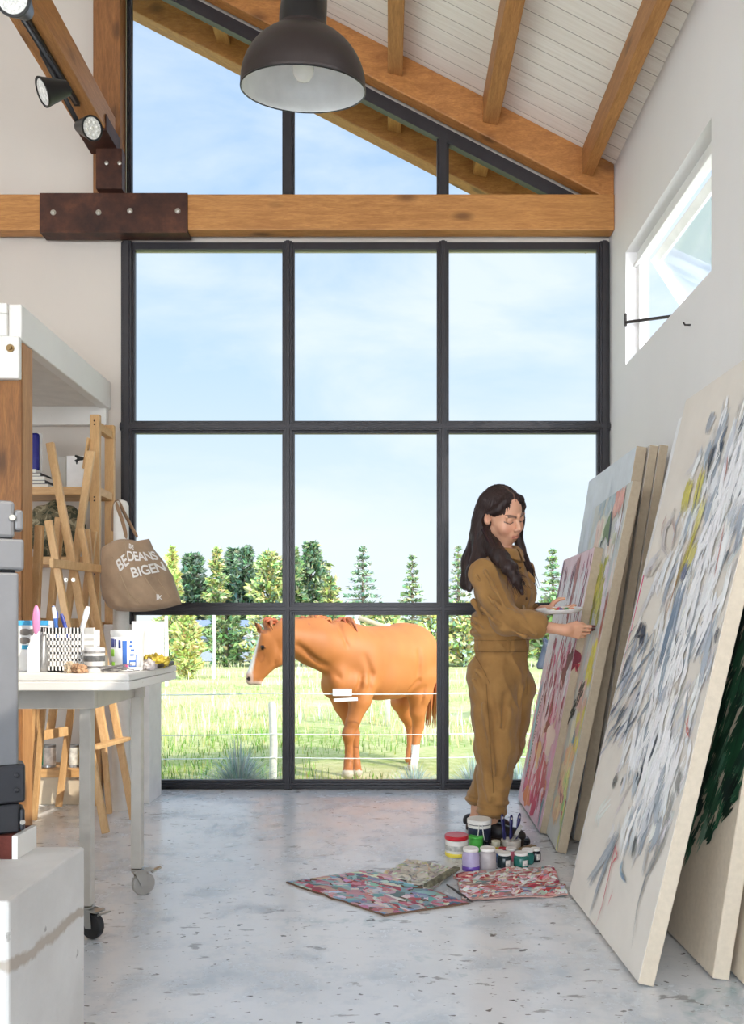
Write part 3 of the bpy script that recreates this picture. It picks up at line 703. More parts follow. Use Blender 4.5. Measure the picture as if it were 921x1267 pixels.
    nz=np.array([noise.noise(Vector(v*3.0)) for v in V]); nz2=np.array([noise.noise(Vector((v[0]*14,v[1]*14,v[2]*3))) for v in V])
    col*=(1+.12*nz+.07*nz2)[:,None]
    def blend(mask,c): 
        global _; 
        col[:]=col*(1-mask[:,None])+np.array(s2l(c))[None]*mask[:,None]
    if not dark:
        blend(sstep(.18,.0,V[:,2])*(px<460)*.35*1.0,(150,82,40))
        head=(px<348)&(V[:,1]<7.6)
        dline=(px-319)*(841-785)-(py-785)*(306-319)          # signed side of the forehead-to-nose line
        front=np.abs(((py-780)*(306.5-320)/(843-780)+320)-px)
        blend(head*sstep(4.2,2.0,front)*(py>783)*(py<836),(236,226,216))
        blend(head*sstep(829,836,py)*(px<313),(210,170,150)); blend(head*(np.hypot((px-307.8),(py-840))<2.6),(60,42,38))
        blend(head*sstep(841,845,py),(222,190,172)); blend(head*(np.hypot(px-325,(py-801))<3.0),(44,28,22)); 
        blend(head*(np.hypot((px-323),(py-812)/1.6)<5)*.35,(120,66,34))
        blend(((V[:,2]<.14-.62)|((px>509.2)&(py>922)&(py<951)&(V[:,1]<8.62)))*(px>500)*1.0,(226,220,214))
        blend(((py>953)&(px<460)|((py>946)&(px>500)))*1.0,(196,180,160))
        ear=(py<783)&head&(V[:,1]<7.33); blend(ear*sstep(2.6,1.2,np.abs((px-314)-(py-768)*.62))*.6,(70,44,36))
        blend((py<784)*(px>321)*(px<331)*(V[:,1]<7.5)*.5,(96,58,40))
    return V,Q,col,S
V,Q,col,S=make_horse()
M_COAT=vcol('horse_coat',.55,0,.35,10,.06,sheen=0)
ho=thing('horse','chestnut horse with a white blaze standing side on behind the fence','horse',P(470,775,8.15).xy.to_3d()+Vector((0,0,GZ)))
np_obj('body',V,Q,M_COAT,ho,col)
M_MANE=vcol('horse_mane_hair',.6,.1,.4,40,.1)
H=lambda px,py,Y: P(px,py,Y)
mb=MB(); rnd=random.Random(3)
def sdf_top(px,Y):      # find the crest of the neck along a vertical line
    x=(px-480)*Y/1000
    for z in np.arange(1.2,.6,-.006):
        i=((np.array([x,Y,z])-S.lo)/S.h).astype(int)
        if S.D[tuple(i)]<0: return float(z)
    return 1.0
for i in range(230):
    u=i/229; px=430-u*104; Y=7.92-u*.52+rnd.gauss(0,.01); z=sdf_top(px,Y)-.01
    x=(px-480)*Y/1000; L=rnd.uniform(.10,.2)*(1 if u<.9 else .6)
    side=1 if rnd.random()<.93 else -1
    p0=Vector((x,Y,z)); p1=p0+Vector((.03+rnd.gauss(0,.015),.05*side,.025)); p2=p1+Vector((.05+rnd.gauss(0,.03),.09*side,-L*.6)); p3=p2+Vector((.02,.02*side,-L*.5))
    c=tuple(k*rnd.uniform(.8,1.2) for k in s2l((182,108,62)))
    mb.tube([p0,p1,p2,p3],[.014,.016,.011,.003],5,col=c)
mb.build('mane',M_MANE,ho,smooth=True)
mb=MB()
for i in range(60):
    a=rnd.gauss(0,.02); p0=Vector(H(531,800,8.74))+Vector((a,rnd.gauss(0,.02),0)); pts=[p0,p0+Vector((.05+a,.05,-.06)),p0+Vector((.06+a*1.5,.07,-.35)),p0+Vector((.03+a*2.5,.05+rnd.gauss(0,.03),-.75-rnd.random()*.15))]
    mb.tube(pts,[.012,.014,.012,.003],5,col=tuple(k*rnd.uniform(.8,1.2) for k in s2l((176,108,62))))
mb.build('tail',M_MANE,ho,smooth=True)
e=MB().lathe([(0,-.016),(.012,-.011),(.016,0),(.012,.011),(0,.016)],H(325,800.6,7.268),12).build('eye',plain('dark_horse_eye',(28,18,14),.1),ho,smooth=True)
# second, dark horse further off, mostly hidden by the canvases
V2,Q2,col2,S2=make_horse(dark=True,h=.02)
c0=np.array([(325-480)*7.36/1000,7.36,0]); tgt=np.array([(674-480)*12.4/1000,12.4,0])
V2=(V2-np.array([c0[0],c0[1],GZ]))*.86+np.array([tgt[0],tgt[1],GZ])
d2=thing('horse','dark grey horse far behind, mostly hidden by the pink canvas','horse',tuple(V2.mean(0)[:2])+(GZ,))
np_obj('body',V2,Q2,M_COAT,d2,col2)
# ================= woman =================
Yw=3.82
def W(px,py,dy=0): return np.array(P(px,py,Yw+dy))
Fw=np.array([.79,-.62,0]); Fw/=np.linalg.norm(Fw); Rw=np.array([Fw[1],-Fw[0],0]); Uw=np.array([0,0,1.])
# head frame: pitched down, tilted
ya,pi_,ro=math.radians(37),math.radians(24),math.radians(-13)
hf=np.array([math.sin(ya)*math.cos(pi_),-math.cos(ya)*math.cos(pi_),-math.sin(pi_)])
hu=np.array([math.sin(ya)*math.sin(pi_),-math.cos(ya)*math.sin(pi_),math.cos(pi_)])
hr=np.cross(hf,hu); hr2=hr*math.cos(ro)+hu*math.sin(ro); hu2=hu*math.cos(ro)-hr*math.sin(ro); hr,hu=hr2,hu2
HS=1.10; HC=W(622.5,637,-.03)
def Hd(x,y,z): return HC+HS*(hr*x+hf*y+hu*z)
hax=[hr,hf,hu]
sh_c=W(622,699); shR=W(599,707,-.11); shL=W(646,706,.115)
elR=W(626,768,-.20); wrR=W(699,779.5,-.20)
elL=W(640,770,.16); wrL=W(674,755,.06)
hipc=W(621,838)
def body_sdf():
    S=SDF(W(560,1050,0)+np.array([0,-.45,-.02]),np.array([1.05,4.2,1.70]),.0032)
    k=.025
    h=HS
    # skull and face
    S.ell(Hd(0,-.012,.028),(.076*h,.094*h,.088*h),hax,.02); S.ell(Hd(0,.028,-.035),(.060*h,.066*h,.078*h),hax,.025)
    S.ell(Hd(0,.062,-.088),(.021*h,.02*h,.019*h),hax,.022)
    for s_ in (1,-1):
        S.ell(Hd(s_*.036,.062,-.036),(.026*h,.022*h,.024*h),hax,.02)
        S.cap(Hd(s_*.058,.0,-.062),Hd(s_*.02,.055,-.09),.018*h,.014*h,.02)
        S.ell(Hd(s_*.033,.092,.006),(.017*h,.012*h,.011*h),hax,.012,sub=True)
        S.ell(Hd(s_*.032,.079,.004),(.0145*h,.012*h,.012*h),hax,.004)
        S.cap(Hd(s_*.012,.090,.020),Hd(s_*.05,.074,.021),.007*h,.006*h,.010)
        S.ell(Hd(s_*.079,-.006,-.008),(.010*h,.019*h,.030*h),hax,.006); S.ell(Hd(s_*.084,-.002,-.006),(.006*h,.010*h,.017*h),hax,.004,sub=True)
        S.ell(Hd(s_*.010,.101,-.034),(.008*h,.010*h,.007*h),hax,.006)
    S.cap(Hd(0,.088,.010),Hd(0,.110,-.026),.0075*h,.0105*h,.010)
    S.ell(Hd(0,.083,-.062),(.026*h,.016*h,.02*h),hax,.015)
    S.cap(Hd(-.017,.090,-.0625),Hd(.017,.090,-.0625),.0045*h,.0045*h,.004); S.cap(Hd(0,.096,-.060),Hd(0,.097,-.060),.005*h,.005*h,.006)
    S.cap(Hd(-.013,.091,-.072),Hd(.013,.091,-.072),.0055*h,.0055*h,.004)
    S.cap(Hd(-.02,.0975,-.0665),Hd(.02,.0975,-.0665),.0022*h,.0022*h,.003,sub=True)
    # neck
    S.cap(Hd(0,-.02,-.07),W(620,692,.01),.055,.056,.025); S.cap(W(620,692,.01),W(622,705,.0),.06,.08,.04)
    # trunk, slimmer than the clothes
    S.cap(shR+Rw*-.03,shL+Rw*.03,.045,.045,.04)
    S.ell(W(622,735),(.135,.095,.17),[Rw,Fw,Uw],.04); S.ell(W(620,785),(.115,.085,.13),[Rw,Fw,Uw],.04); S.ell(W(621,832),(.14,.105,.12),[Rw,Fw,Uw],.04)
    # arms
    S.cap(shR,elR,.042,.034,.02); S.cap(elR,wrR,.035,.0225,.02)
    S.cap(elR*.45+wrR*.55,elR*.8+wrR*.2,.032,.034,.02)
    S.cap(shL,elL,.042,.034,.02); S.cap(elL,wrL,.035,.023,.02)
    # legs to the ankles and feet
    for hip,kn,an,toe in ((W(608,848,-.06),W(616,925,-.06),W(608,1012,-.06),None),(W(634,848,.07),W(616,925,.09),W(592,998,.13),None)):
        S.cap(hip,kn,.075,.052,.03); S.cap(kn,an,.05,.031,.02)
        fx=np.array([.83,-.55,0]); heel=np.array([an[0],an[1],.045])
        S.cap(an,heel-fx*.015,.031,.03,.02); S.cap(heel-fx*.02,heel+fx*.13+np.array([0,0,-.015]),.03,.024,.02)
    # ---- hands ----
    def hand(wr,d,n,curl,thumb_side,spread=.02,L=.082,thumb=None,curls=None):
        # d: wrist to knuckles, n: palm normal (fingers curl toward it)
        d=np.array(d,float); d/=np.linalg.norm(d); n=np.array(n,float); n-=d*(n@d); n/=np.linalg.norm(n); w=np.cross(d,n)*thumb_side   # w points to the thumb side
        kn=wr+d*L
        S.cap(wr-d*.01,wr+d*.015,.0225,.0235,.015)
        for j,(off,ln) in enumerate(((.027,.070),(.009,.078),(-.010,.073),(-.027,.057))):
            base=wr+d*(L*(1-.03*abs(j-1)))+w*off; S.cap(wr+d*.012+w*off*.55,base,.0125,.0098,.010)
            p=base; dd=d.copy()+w*off*spread*8; dd/=np.linalg.norm(dd); r=.0080-.0006*(j==3)
            cs=(curls[j] if curls else curl)
            for seg,(fr,cu) in enumerate(((.46,cs[0]),(.30,cs[1]),(.24,cs[2]))):
                ca=math.radians(cu); dd=dd*math.cos(ca)+n*math.sin(ca); dd/=np.linalg.norm(dd)
                nd=n-dd*(n@dd); 
                q=p+dd*ln*fr; S.cap(p,q,r,r*.93,.0035); p=q; r*=.92
        # thumb leaves the side of the palm near its base
        tb=wr+d*.022+w*.02+n*.004
        t1,t2,t3=thumb
        m=lambda a,b,c: d*a+w*b+n*c
        a=tb+m(*t1); b=a+m(*t2); c_=b+m(*t3)
        S.cap(wr+d*.02+w*.008,tb,.014,.014,.010); S.cap(tb,a,.0135,.0108,.006); S.cap(a,b,.0108,.0096,.004); S.cap(b,c_,.0096,.0078,.003)
        return kn
    # right hand: palm turned in, fingertips gathered toward the canvas
    hand(wrR,(.97,.12,-.10),(.0,.93,.36),(22,30,22),1,-.018,.074,thumb=((.030,.012,.012),(.030,-.004,.010),(.026,-.010,.002)),curls=((6,10,8),(10,18,12),(16,24,16),(22,30,22)))
    # left hand under the palette, thumb hooked over its rim
    hand(wrL,(.93,-.30,.03),(-.02,-.25,.97),(6,8,8),-1,.02,.07,thumb=((.020,.018,.024),(.026,.004,.014),(.024,-.004,.002)))
    return S
S=body_sdf(); V,Q=S.mesh(); V=smooth_mesh(V,Q,2,.35)
wm=thing('person','woman with long dark hair in an ochre jumpsuit painting at the leaning canvases','person',(float(hipc[0]),Yw,0))
col=np.tile(np.array(s2l((218,164,134))),(len(V),1)); 
nz=np.array([noise.noise(Vector(v*40)) for v in V]); col*=(1+.05*nz)[:,None]
rel=(V-HC)/HS; lx,ly,lz=rel@hr,rel@hf,rel@hu
def paint(mask,c): 
    m_=np.clip(mask,0,1)[:,None].astype(float); col[:]=col*(1-m_)+np.array(s2l(c))[None]*m_
isface=(np.abs(lx)<.07)&(ly>.03)&(lz>-.11)&(lz<.06)
paint(isface*np.exp(-((np.abs(lx)-.038)/.02)**2-((lz+.038)/.02)**2)*.35,(206,120,100))
for s_ in (1,-1):
    br=isface*sstep(.0058,.0030,np.abs(lz-(.021+.0035*np.sin((s_*lx-.012)/.04*PI)-.05*np.maximum(0,.016-s_*lx))))*((s_*lx>.010)&(s_*lx<.047)); paint(br*.85,(62,44,38))
    ld=isface*sstep(.0032,.0014,np.abs(lz-(-.0035-.004*np.sin(np.clip((s_*lx-.018)/.03,0,1)*PI))))*((s_*lx>.016)&(s_*lx<.050)); paint(ld,(30,20,20))
    sh_=isface*np.exp(-((s_*lx-.032)/.014)**2-((lz-.006)/.006)**2)*.3; paint(sh_,(150,100,84))
    paint(isface*(np.hypot(s_*lx-.0085,lz+.0415)<.0032)*(ly>.088),(96,56,48))
lip=isface*sstep(.0105,.007,np.abs(lz+.0665))*sstep(.023,.017,np.abs(lx))*(ly>.075); paint(lip*.7,(200,116,106)); paint(isface*sstep(.0018,.0008,np.abs(lz+.0663))*(np.abs(lx)<.02)*(ly>.08),(112,54,52))
hd=(V[:,0]>W(716,0,-.16)[0])&(V[:,2]>.9); 
nl=((V[:,0]>W(731,0,-.17)[0])&(V[:,1]<3.75)&(V[:,2]>.93)); paint(nl*1.0,(92,40,40))
m,t,b=new_mat('skin'); a=t.new('ShaderNodeAttribute',attribute_name='Col'); t.link(a.outputs['Color'],b.inputs['Base Color']); b.inputs['Roughness'].default_value=.48; b.inputs['Subsurface Weight'].default_value=.08; b.inputs['Subsurface Radius'].default_value=(.01,.004,.002); b.inputs['Subsurface Scale'].default_value=.3; M_SKIN=m
np_obj('body',V,Q,M_SKIN,wm,col)
for s_ in (1,-1):
    MB().lathe([(0,-.006),(.005,-.004),(.006,0),(.005,.004),(0,.006)],tuple(Hd(s_*.083,-.004,-.040)),10).build('earring',plain('pearl_earring',(232,214,190),.2),wm,smooth=True)
# ---- jumpsuit ----
def suit_sdf():
    S=SDF(W(560,1050,0)+np.array([0,-.45,-.02]),np.array([.92,4.2,1.50]),.0048); k=.03; ax=[Rw,Fw,Uw]
    S.ell(W(621,728),(.165,.118,.14),ax,.04); S.ell(W(624,735)+Fw*.03,(.135,.10,.10),ax,.04)
    S.cap(shR+np.array([0,0,-.005]),shL+np.array([0,0,-.005]),.058,.054,.04); S.cap(W(612,690,-.03),W(634,690,.03),.06,.06,.04)
    for s_ in (1,-1): S.ell(W(622,733)+Fw*.07+Rw*.065*s_,(.06,.05,.065),ax,.04)
    S.ell(W(620,768),(.158,.128,.075),ax,.04); S.ell(W(619,782),(.155,.13,.035),ax,.02)      # blouse over the waistband
    S.ell(W(620,793),(.140,.113,.06),ax,.02); S.ell(W(620,802),(.142,.115,.045),ax,.015); S.cap(W(620,789)-Rw*.03,W(620,803)-Rw*.03,.11,.112,.02)
    S.ell(W(620,832)-Fw*.012,(.158,.132,.12),ax,.04); S.ell(W(619,838)-Fw*.06,(.13,.085,.085),ax,.04)
    # trouser legs
    for hip,kn,lo in ((W(610,850,-.055),W(614,925,-.065),W(608.5,1003,-.06)),(W(634,850,.065),W(622,925,.08),W(594,988,.125))):
        S.chain([hip,hip*.5+kn*.5,kn,kn*.5+lo*.5,lo],[.110,.102,.092,.074,.060],.03)
        for j,t_ in enumerate((.86,.92,.98)):
            c_=kn*(1-t_)+lo*t_; S.ell(c_+np.array([.004*(-1)**j,0,0]),(.070-.004*j,.070-.004*j,.011),None,.008)
        S.ell(lo+np.array([0,0,-.004]),(.069,.069,.017),None,.006)          # turned-up cuff
        S.cap(lo+np.array([0,0,-.06]),lo+np.array([0,0,.0]),.051,.050,.004,sub=True)
    # sleeves
    cuR=elR*.44+wrR*.56; cuR=elR+(wrR-elR)*.54
    S.chain([shR+np.array([0,-.0,-.01]),shR*.5+elR*.5,elR],[.064,.063,.062],.03); S.cap(elR,cuR,.064,.052,.03)
    d=(cuR-elR)/np.linalg.norm(cuR-elR); S.cap(cuR-d*.035,cuR-d*.004,.060,.058,.008); S.cap(cuR-d*.012,cuR+d*.07,.044,.044,.004,sub=True)
    S.chain([shL+np.array([0,0,-.01]),shL*.5+elL*.5,elL],[.058,.058,.056],.03); cuL=elL+(wrL-elL)*.6; S.cap(elL,cuL,.058,.05,.03)
    d=(cuL-elL)/np.linalg.norm(cuL-elL); S.cap(cuL-d*.03,cuL,.055,.054,.008); S.cap(cuL-d*.008,cuL+d*.05,.04,.04,.004,sub=True)
    # folds: ridges and gullies across sleeve, waist, seat, knees
    rnd=random.Random(2)
    def ridge(a,b,r=.010,k=.014,sub=False): S.cap(a,b,r,r*.6,k,sub=sub)
    toc=lambda px,py,Yd: np.array(P(px,py,Yw+Yd))
    for (x0,y0,x1,y1,dy) in ((590,712,620,764,-.255),(600,706,630,760,-.265),(604,738,640,771,-.262),(612,768,650,788,-.262),(640,764,664,786,-.258),(596,752,622,779,-.25),(632,757,646,766,-.262)):
        ridge(toc(x0,y0,dy),toc(x1,y1,dy),.009,.016)
    for (x0,y0,x1,y1,dy) in ((596,722,618,760,-.262),(622,776,652,783,-.268),(606,752,628,775,-.265)):
        ridge(toc(x0,y0,dy),toc(x1,y1,dy),.008,.016,True)
    for (x0,y0,x1,y1,dy) in ((587,765,612,781,-.125),(584,772,600,786,-.10),(586,744,600,772,-.12),(615,786,650,786,-.118),(640,762,658,782,-.05),(652,742,660,776,0.0)):
        ridge(toc(x0,y0,dy),toc(x1,y1,dy),.011,.02)
    for (x0,y0,x1,y1,dy) in ((590,830,612,848,-.135),(586,842,602,872,-.135),(600,872,612,960,-.165),(598,920,606,990,-.13),(630,880,622,960,-.145),(645,850,636,930,-.06),(606,940,622,975,-.135),(604,968,618,992,-.125),(590,880,594,930,-.11)):
        ridge(toc(x0,y0,dy),toc(x1,y1,dy),.010,.024)
    for (x0,y0,x1,y1,dy) in ((604,842,610,868,-.162),(612,880,616,940,-.165),(626,860,622,900,-.155)):
        ridge(toc(x0,y0,dy),toc(x1,y1,dy),.010,.022,True)
    S.cap(W(619,686,-.02),Hd(0,.0,-.10)+np.array([0,0,.06]),.062,.075,.006,sub=True)     # neck opening
    S.cap(W(619,686,-.02)+Fw*.06,W(630,697,-.02)+Fw*.11,.022,.012,.008,sub=True)
    return S
S=suit_sdf(); V,Q=S.mesh(); V=smooth_mesh(V,Q,2,.45)
N=vnormals(V,Q); nz=np.array([noise.noise(Vector((v[0]*16,v[1]*16,v[2]*9)))+.5*noise.noise(Vector(v*34)) for v in V]); rg=np.array([max(0,1-3.2*abs(noise.noise(Vector((v[0]*9+v[2]*2.5,v[1]*9,v[2]*4.5)))))**2 for v in V]); V=V+N*(nz*.0034+rg*.0065)[:,None]
m,t,b=new_mat('ochre_cotton_twill'); v=t.coord(); n=t.noise(v,8,5,.6); n2=t.noise(t.coord((1,1,3)),260,2)
t.link(t.ramp(n,[(.3,s2l((134,96,48))),(.7,s2l((162,120,66)))]),b.inputs['Base Color']); b.inputs['Roughness'].default_value=.85; b.inputs['Sheen Weight'].default_value=.15; bump(t,b,n2,.15,.001); M_SUIT=m
M_SEAM=plain('ochre_seam_thread',(112,78,38),.85)
su=np_obj('jumpsuit',V,Q,M_SUIT,wm)
# collar, pockets, placket, buttons, waistband
def sdir(q,dirv,step=.002,n=160,off=.003):       # march from outside along dirv to the suit surface
    q=np.array(q,float); dirv=np.array(dirv,float)/np.linalg.norm(dirv)
    for _ in range(n):
        i=np.round((q-S.lo)/S.h).astype(int)
        if np.all(i>=0) and np.all(i<S.n) and S.D[tuple(i)]<off: return q
        q=q+dirv*step
    return q
def patch(px0,py0,px1,py1,nu,nv,thick,name,mat,fn=None):     # cloth panel hugging the front of the chest
    G=[]
    for j in range(nv+1):
        for i in range(nu+1):
            u,v_=i/nu,j/nv; x=px0+(px1-px0)*u; y=py0+(py1-py0)*v_
            if fn: x,y=fn(u,v_)
            base=W(x,y,0); base=base-np.array([0,.36,0]); base[0]=(x-480)*base[1]/1000; base[2]=1-(y-775)*base[1]/1000
            dv=np.array(P(x,y,1.0))-np.array([0,0,1.0]); q=sdir(base,dv,off=thick*.4); G.append(q-dv/np.linalg.norm(dv)*thick)
    n=len(G); back=[g+np.array([.004,thick*2.2,0]) for g in G]; mb=MB(); fs=[]; w_=nu+1
    for j in range(nv):
        for i in range(nu): a=j*w_+i; fs.append((a,a+w_,a+w_+1,a+1)); fs.append((n+a,n+a+1,n+a+w_+1,n+a+w_))
    edge=[i for i in range(w_)]+[j*w_+nu for j in range(1,nv+1)]+[nv*w_+i for i in range(nu-1,-1,-1)]+[j*w_ for j in range(nv-1,0,-1)]
    for a,b_ in zip(edge,edge[1:]+edge[:1]): fs.append((a,b_,n+b_,n+a))
    mb.add(G+back,fs); return mb.build(name,mat,su,smooth=True,angle=50)
lerp=lambda a,b,t_: a+(b-a)*t_
patch(0,0,0,0,8,4,.004,'pocket_flap',M_SUIT,lambda u,v_: (lerp(lerp(630,632,v_),lerp(652,648,v_),u) if False else lerp(628,646,u)+2*v_, lerp(711,720,u*.9)+v_*(7+3*math.sin(PI*u))))
patch(0,0,0,0,6,4,.004,'pocket_flap',M_SUIT,lambda u,v_: (lerp(653,661.5,u)+.5*v_, lerp(706,715,u)+v_*(6+2*math.sin(PI*u))))
patch(0,0,0,0,3,16,.003,'placket',M_SUIT,lambda u,v_: (lerp(641,647.5,u)+8*math.sin(v_*PI*.5)*.9, 697+v_*92))
M_BTN=plain('brown_button',(70,44,30),.3)
for py,px in ((703,644.5),(722,649),(741,652)):
    base=W(px,py,-.36); dv=np.array(P(px,py,1.0))-np.array([0,0,1.0]); q=sdir(base,dv)-dv/np.linalg.norm(dv)*.007
    MB().lathe([(.0075,-.002),(.0075,.0015),(.006,.0025),(.005,.0015),(0,.0015)],q,12,axis=tuple(Fw)).build('button',M_BTN,su,smooth=True,angle=40)
# collar: two pointed wings
def wing(side):
    pts=[]; nb=W(620,687,-.01); 
    ring=[]
    for k in range(9):
        a=side*(.06+2.7*k/8); r=np.array([math.sin(a)*.072,math.cos(a)*.078]); z=.012*(1-math.cos(a))*.7
        ring.append((nb+Rw*r[0]+Fw*r[1]+np.array([0,0,z+.012]),a))
    vs=[]; 
    for (p_,a) in ring:
        o_=Rw*math.sin(a)+Fw*math.cos(a); dn=np.array([0,0,-1.])
        wd=.034+.020*max(0,math.cos(a))**3
        vs+= [p_+np.array([0,0,.012]), p_+o_*.016+np.array([0,0,.014]), p_+o_*.030+dn*wd*.55, p_+o_*.033+dn*wd*.9+Fw*.006]
    fs=[]; 
    for k in range(8):
        for j in range(3): a=k*4+j; q=(a,a+1,a+5,a+4); fs.append(q if side>0 else q[::-1])
    o=MB().add(vs,fs).build('collar',M_SUIT,su,smooth=True); sm=o.modifiers.new('Solid','SOLIDIFY'); sm.thickness=.004; sm.offset=0
    ss=o.modifiers.new('Sub','SUBSURF'); ss.levels=ss.render_levels=1
wing(1); wing(-1)
# seams: waistband edges, side pocket, fly
def seam(pts,r=.0013):
    G=[]
    for x,y in pts:
        dv=np.array(P(x,y,1.0))-np.array([0,0,1.0]); q=sdir(W(x,y,-.36),dv); G.append(tuple(q-dv/np.linalg.norm(dv)*.0035))
    MB().tube(G,r,5).build('seam',M_SEAM,su,smooth=True)
seam([(586+7.1*i,792+.4*i-.05*i*i) for i in range(11)]); seam([(585+7.2*i,806+.3*i-.03*i*i) for i in range(11)])
seam([(588+2.6*i,812+i*3.4+ .25*i*i*.8) for i in range(8)]); seam([(652,800),(653,830),(652,860)]); seam([(602+.6*i,846+i*9) for i in range(16)])
for px in (590,627):
    patch(px,791,px+4.5,808,2,5,.004,'belt_loop',M_SUIT)
# ---- hair ----
def hair_sdf():
    S=SDF(W(560,760,0)+np.array([0,-.3,0]),W(690,590,0)+np.array([0,.3,.05]),.0042); h=HS
    S.ell(Hd(0,-.020,.030),(.083*h,.099*h,.090*h),hax,.01)
    # hair falls from a centre parting over both temples
    for s_ in (1,-1):
        S.chain([Hd(s_*.014,.040,.098),Hd(s_*.042,.048,.076),Hd(s_*.068,.034,.040),Hd(s_*.084,.008,.015) if s_>0 else Hd(s_*.080,.022,.0),Hd(s_*.086,-.018,-.045) if s_>0 else Hd(s_*.080,.020,-.05)],[.014,.017,.018,.017,.022],.015)
        S.chain([Hd(s_*.02,-.05,.085),Hd(s_*.058,-.05,.055),Hd(s_*.070,-.05,-.02),Hd(s_*.075,-.055,-.09)],[.025,.028,.034,.040],.03)
    S.ell(Hd(0,-.075,-.02),(.085*h,.055*h,.10*h),hax,.03)
    # back fall
    S.chain([Hd(.0,-.085,-.05),W(601,695,.02)-Fw*.06,W(590,722,-.0)-Fw*.06],[.07,.06,.03],.03)
    S.chain([Hd(.06,-.06,-.05),W(593,693,-.06),W(584,708,-.09),W(581,730,-.10)],[.045,.036,.026,.012],.02)
    # near lock over the right chest
    a=[Hd(.083,-.03,-.05),Hd(.075,-.005,-.10),W(617,688,-.16),W(629,703,-.205),W(639,718,-.222),W(647,735,-.215)]
    S.chain(a,[.036,.040,.034,.028,.020,.007],.02)
    b=[Hd(.06,.0,-.10),W(620,690,-.14),W(634,703,-.19),W(643,722,-.20)]; S.chain(b,[.036,.034,.022,.009],.02)
    # far lock
    c=[Hd(-.082,.02,-.03),Hd(-.080,.02,-.09),W(648,693,.02),W(656,706,.04),W(661,722,.03)]; S.chain(c,[.026,.026,.022,.016,.007],.015)
    # carve the face and the ear free
    S.ell(Hd(0,.085,-.030),(.058*h,.055*h,.088*h),hax,.012,sub=True); S.ell(Hd(0.0,.10,.035),(.046*h,.03*h,.034*h),hax,.012,sub=True)
    S.ell(Hd(.088,.010,-.012),(.022*h,.030*h,.034*h),hax,.008,sub=True); S.ell(Hd(.055,.05,-.03),(.03*h,.04*h,.05*h),hax,.01,sub=True)
    S.cap(Hd(0,.06,.117),Hd(0,-.03,.128),.0035,.0035,.006,sub=True)
    return S
S2=hair_sdf(); V,Q=S2.mesh(); V=smooth_mesh(V,Q,2,.45); N=vnormals(V,Q)
rel=(V-HC)/HS; lx,ly,lz=rel@hr,rel@hf,rel@hu
ang=np.arctan2(ly+.02,np.abs(lx)+.001)
st_=np.array([noise.noise(Vector((a*26*(1 if x>0 else 1.0)+x*3,z*1.2,x*20)))+.6*noise.noise(Vector((a*70,z*2.5+x,3.3))) for a,z,x in zip(ang,lz,lx)])
low=sstep(-.06,-.12,lz); st2=np.array([noise.noise(Vector(((v@Rw)*60+v[2]*18,(v@Fw)*60,v[2]*3)))+.5*noise.noise(Vector(((v@Rw)*140+v[2]*40,(v@Fw)*140,v[2]*5))) for v in V])
dsp=st_*(1-low)+st2*low; V=V+N*(dsp*.0042)[:,None]
col=np.tile(np.array(s2l((52,38,36))),(len(V),1))*(1+.55*np.clip(dsp,-1,1))[:,None]
par=sstep(.0035,.001,np.abs(lx))*(lz>.07)*(ly>-.03); col=col*(1-par[:,None]*.7)+np.array(s2l((150,112,96)))[None]*par[:,None]*.7
M_HAIR=vcol('dark_brown_hair',.5,.2,.3,160,.3)
hr_o=np_obj('hair',V,Q,M_HAIR,wm,col)
# loose strands
mb=MB(); rnd=random.Random(11)
for i in range(150):
    s_=rnd.choice((1,1,-1)); 
    if i<60:
        p0=Hd(s_*.085,rnd.uniform(-.08,-.02),rnd.uniform(-.02,.04)); p1=Hd(s_*(.10+rnd.random()*.02),rnd.uniform(-.09,-.02),-.07); p2=W(592+rnd.gauss(0,6),700,-.06+rnd.gauss(0,.03)) if s_>0 else W(655+rnd.gauss(0,3),700,.03); p3=p2+np.array([rnd.gauss(-.01 if s_>0 else .02,.012),rnd.gauss(0,.02),-.10-.04*rnd.random()])
    else:
        f=rnd.random(); p0=Hd(.09,-.03+rnd.gauss(0,.02),-.03); p1=W(612+rnd.gauss(0,4),684,-.17+rnd.gauss(0,.01)); p2=W(630+rnd.gauss(0,4),704+rnd.gauss(0,3),-.225); p3=W(643+rnd.gauss(0,5),724+rnd.gauss(0,8),-.228)
    c=tuple(k*rnd.uniform(.7,1.6) for k in s2l((56,42,40)))
    pts=[]
    for k in range(9):
        u=k/8; b0=(1-u)**3; b1=3*u*(1-u)**2; b2=3*u*u*(1-u); b3=u**3; pts.append(tuple(b0*p0+b1*p1+b2*p2+b3*p3))
    mb.tube(pts,[.0022]*7+[.0016,.0006],4,col=c)
mb.build('strands',M_HAIR,hr_o,smooth=True)
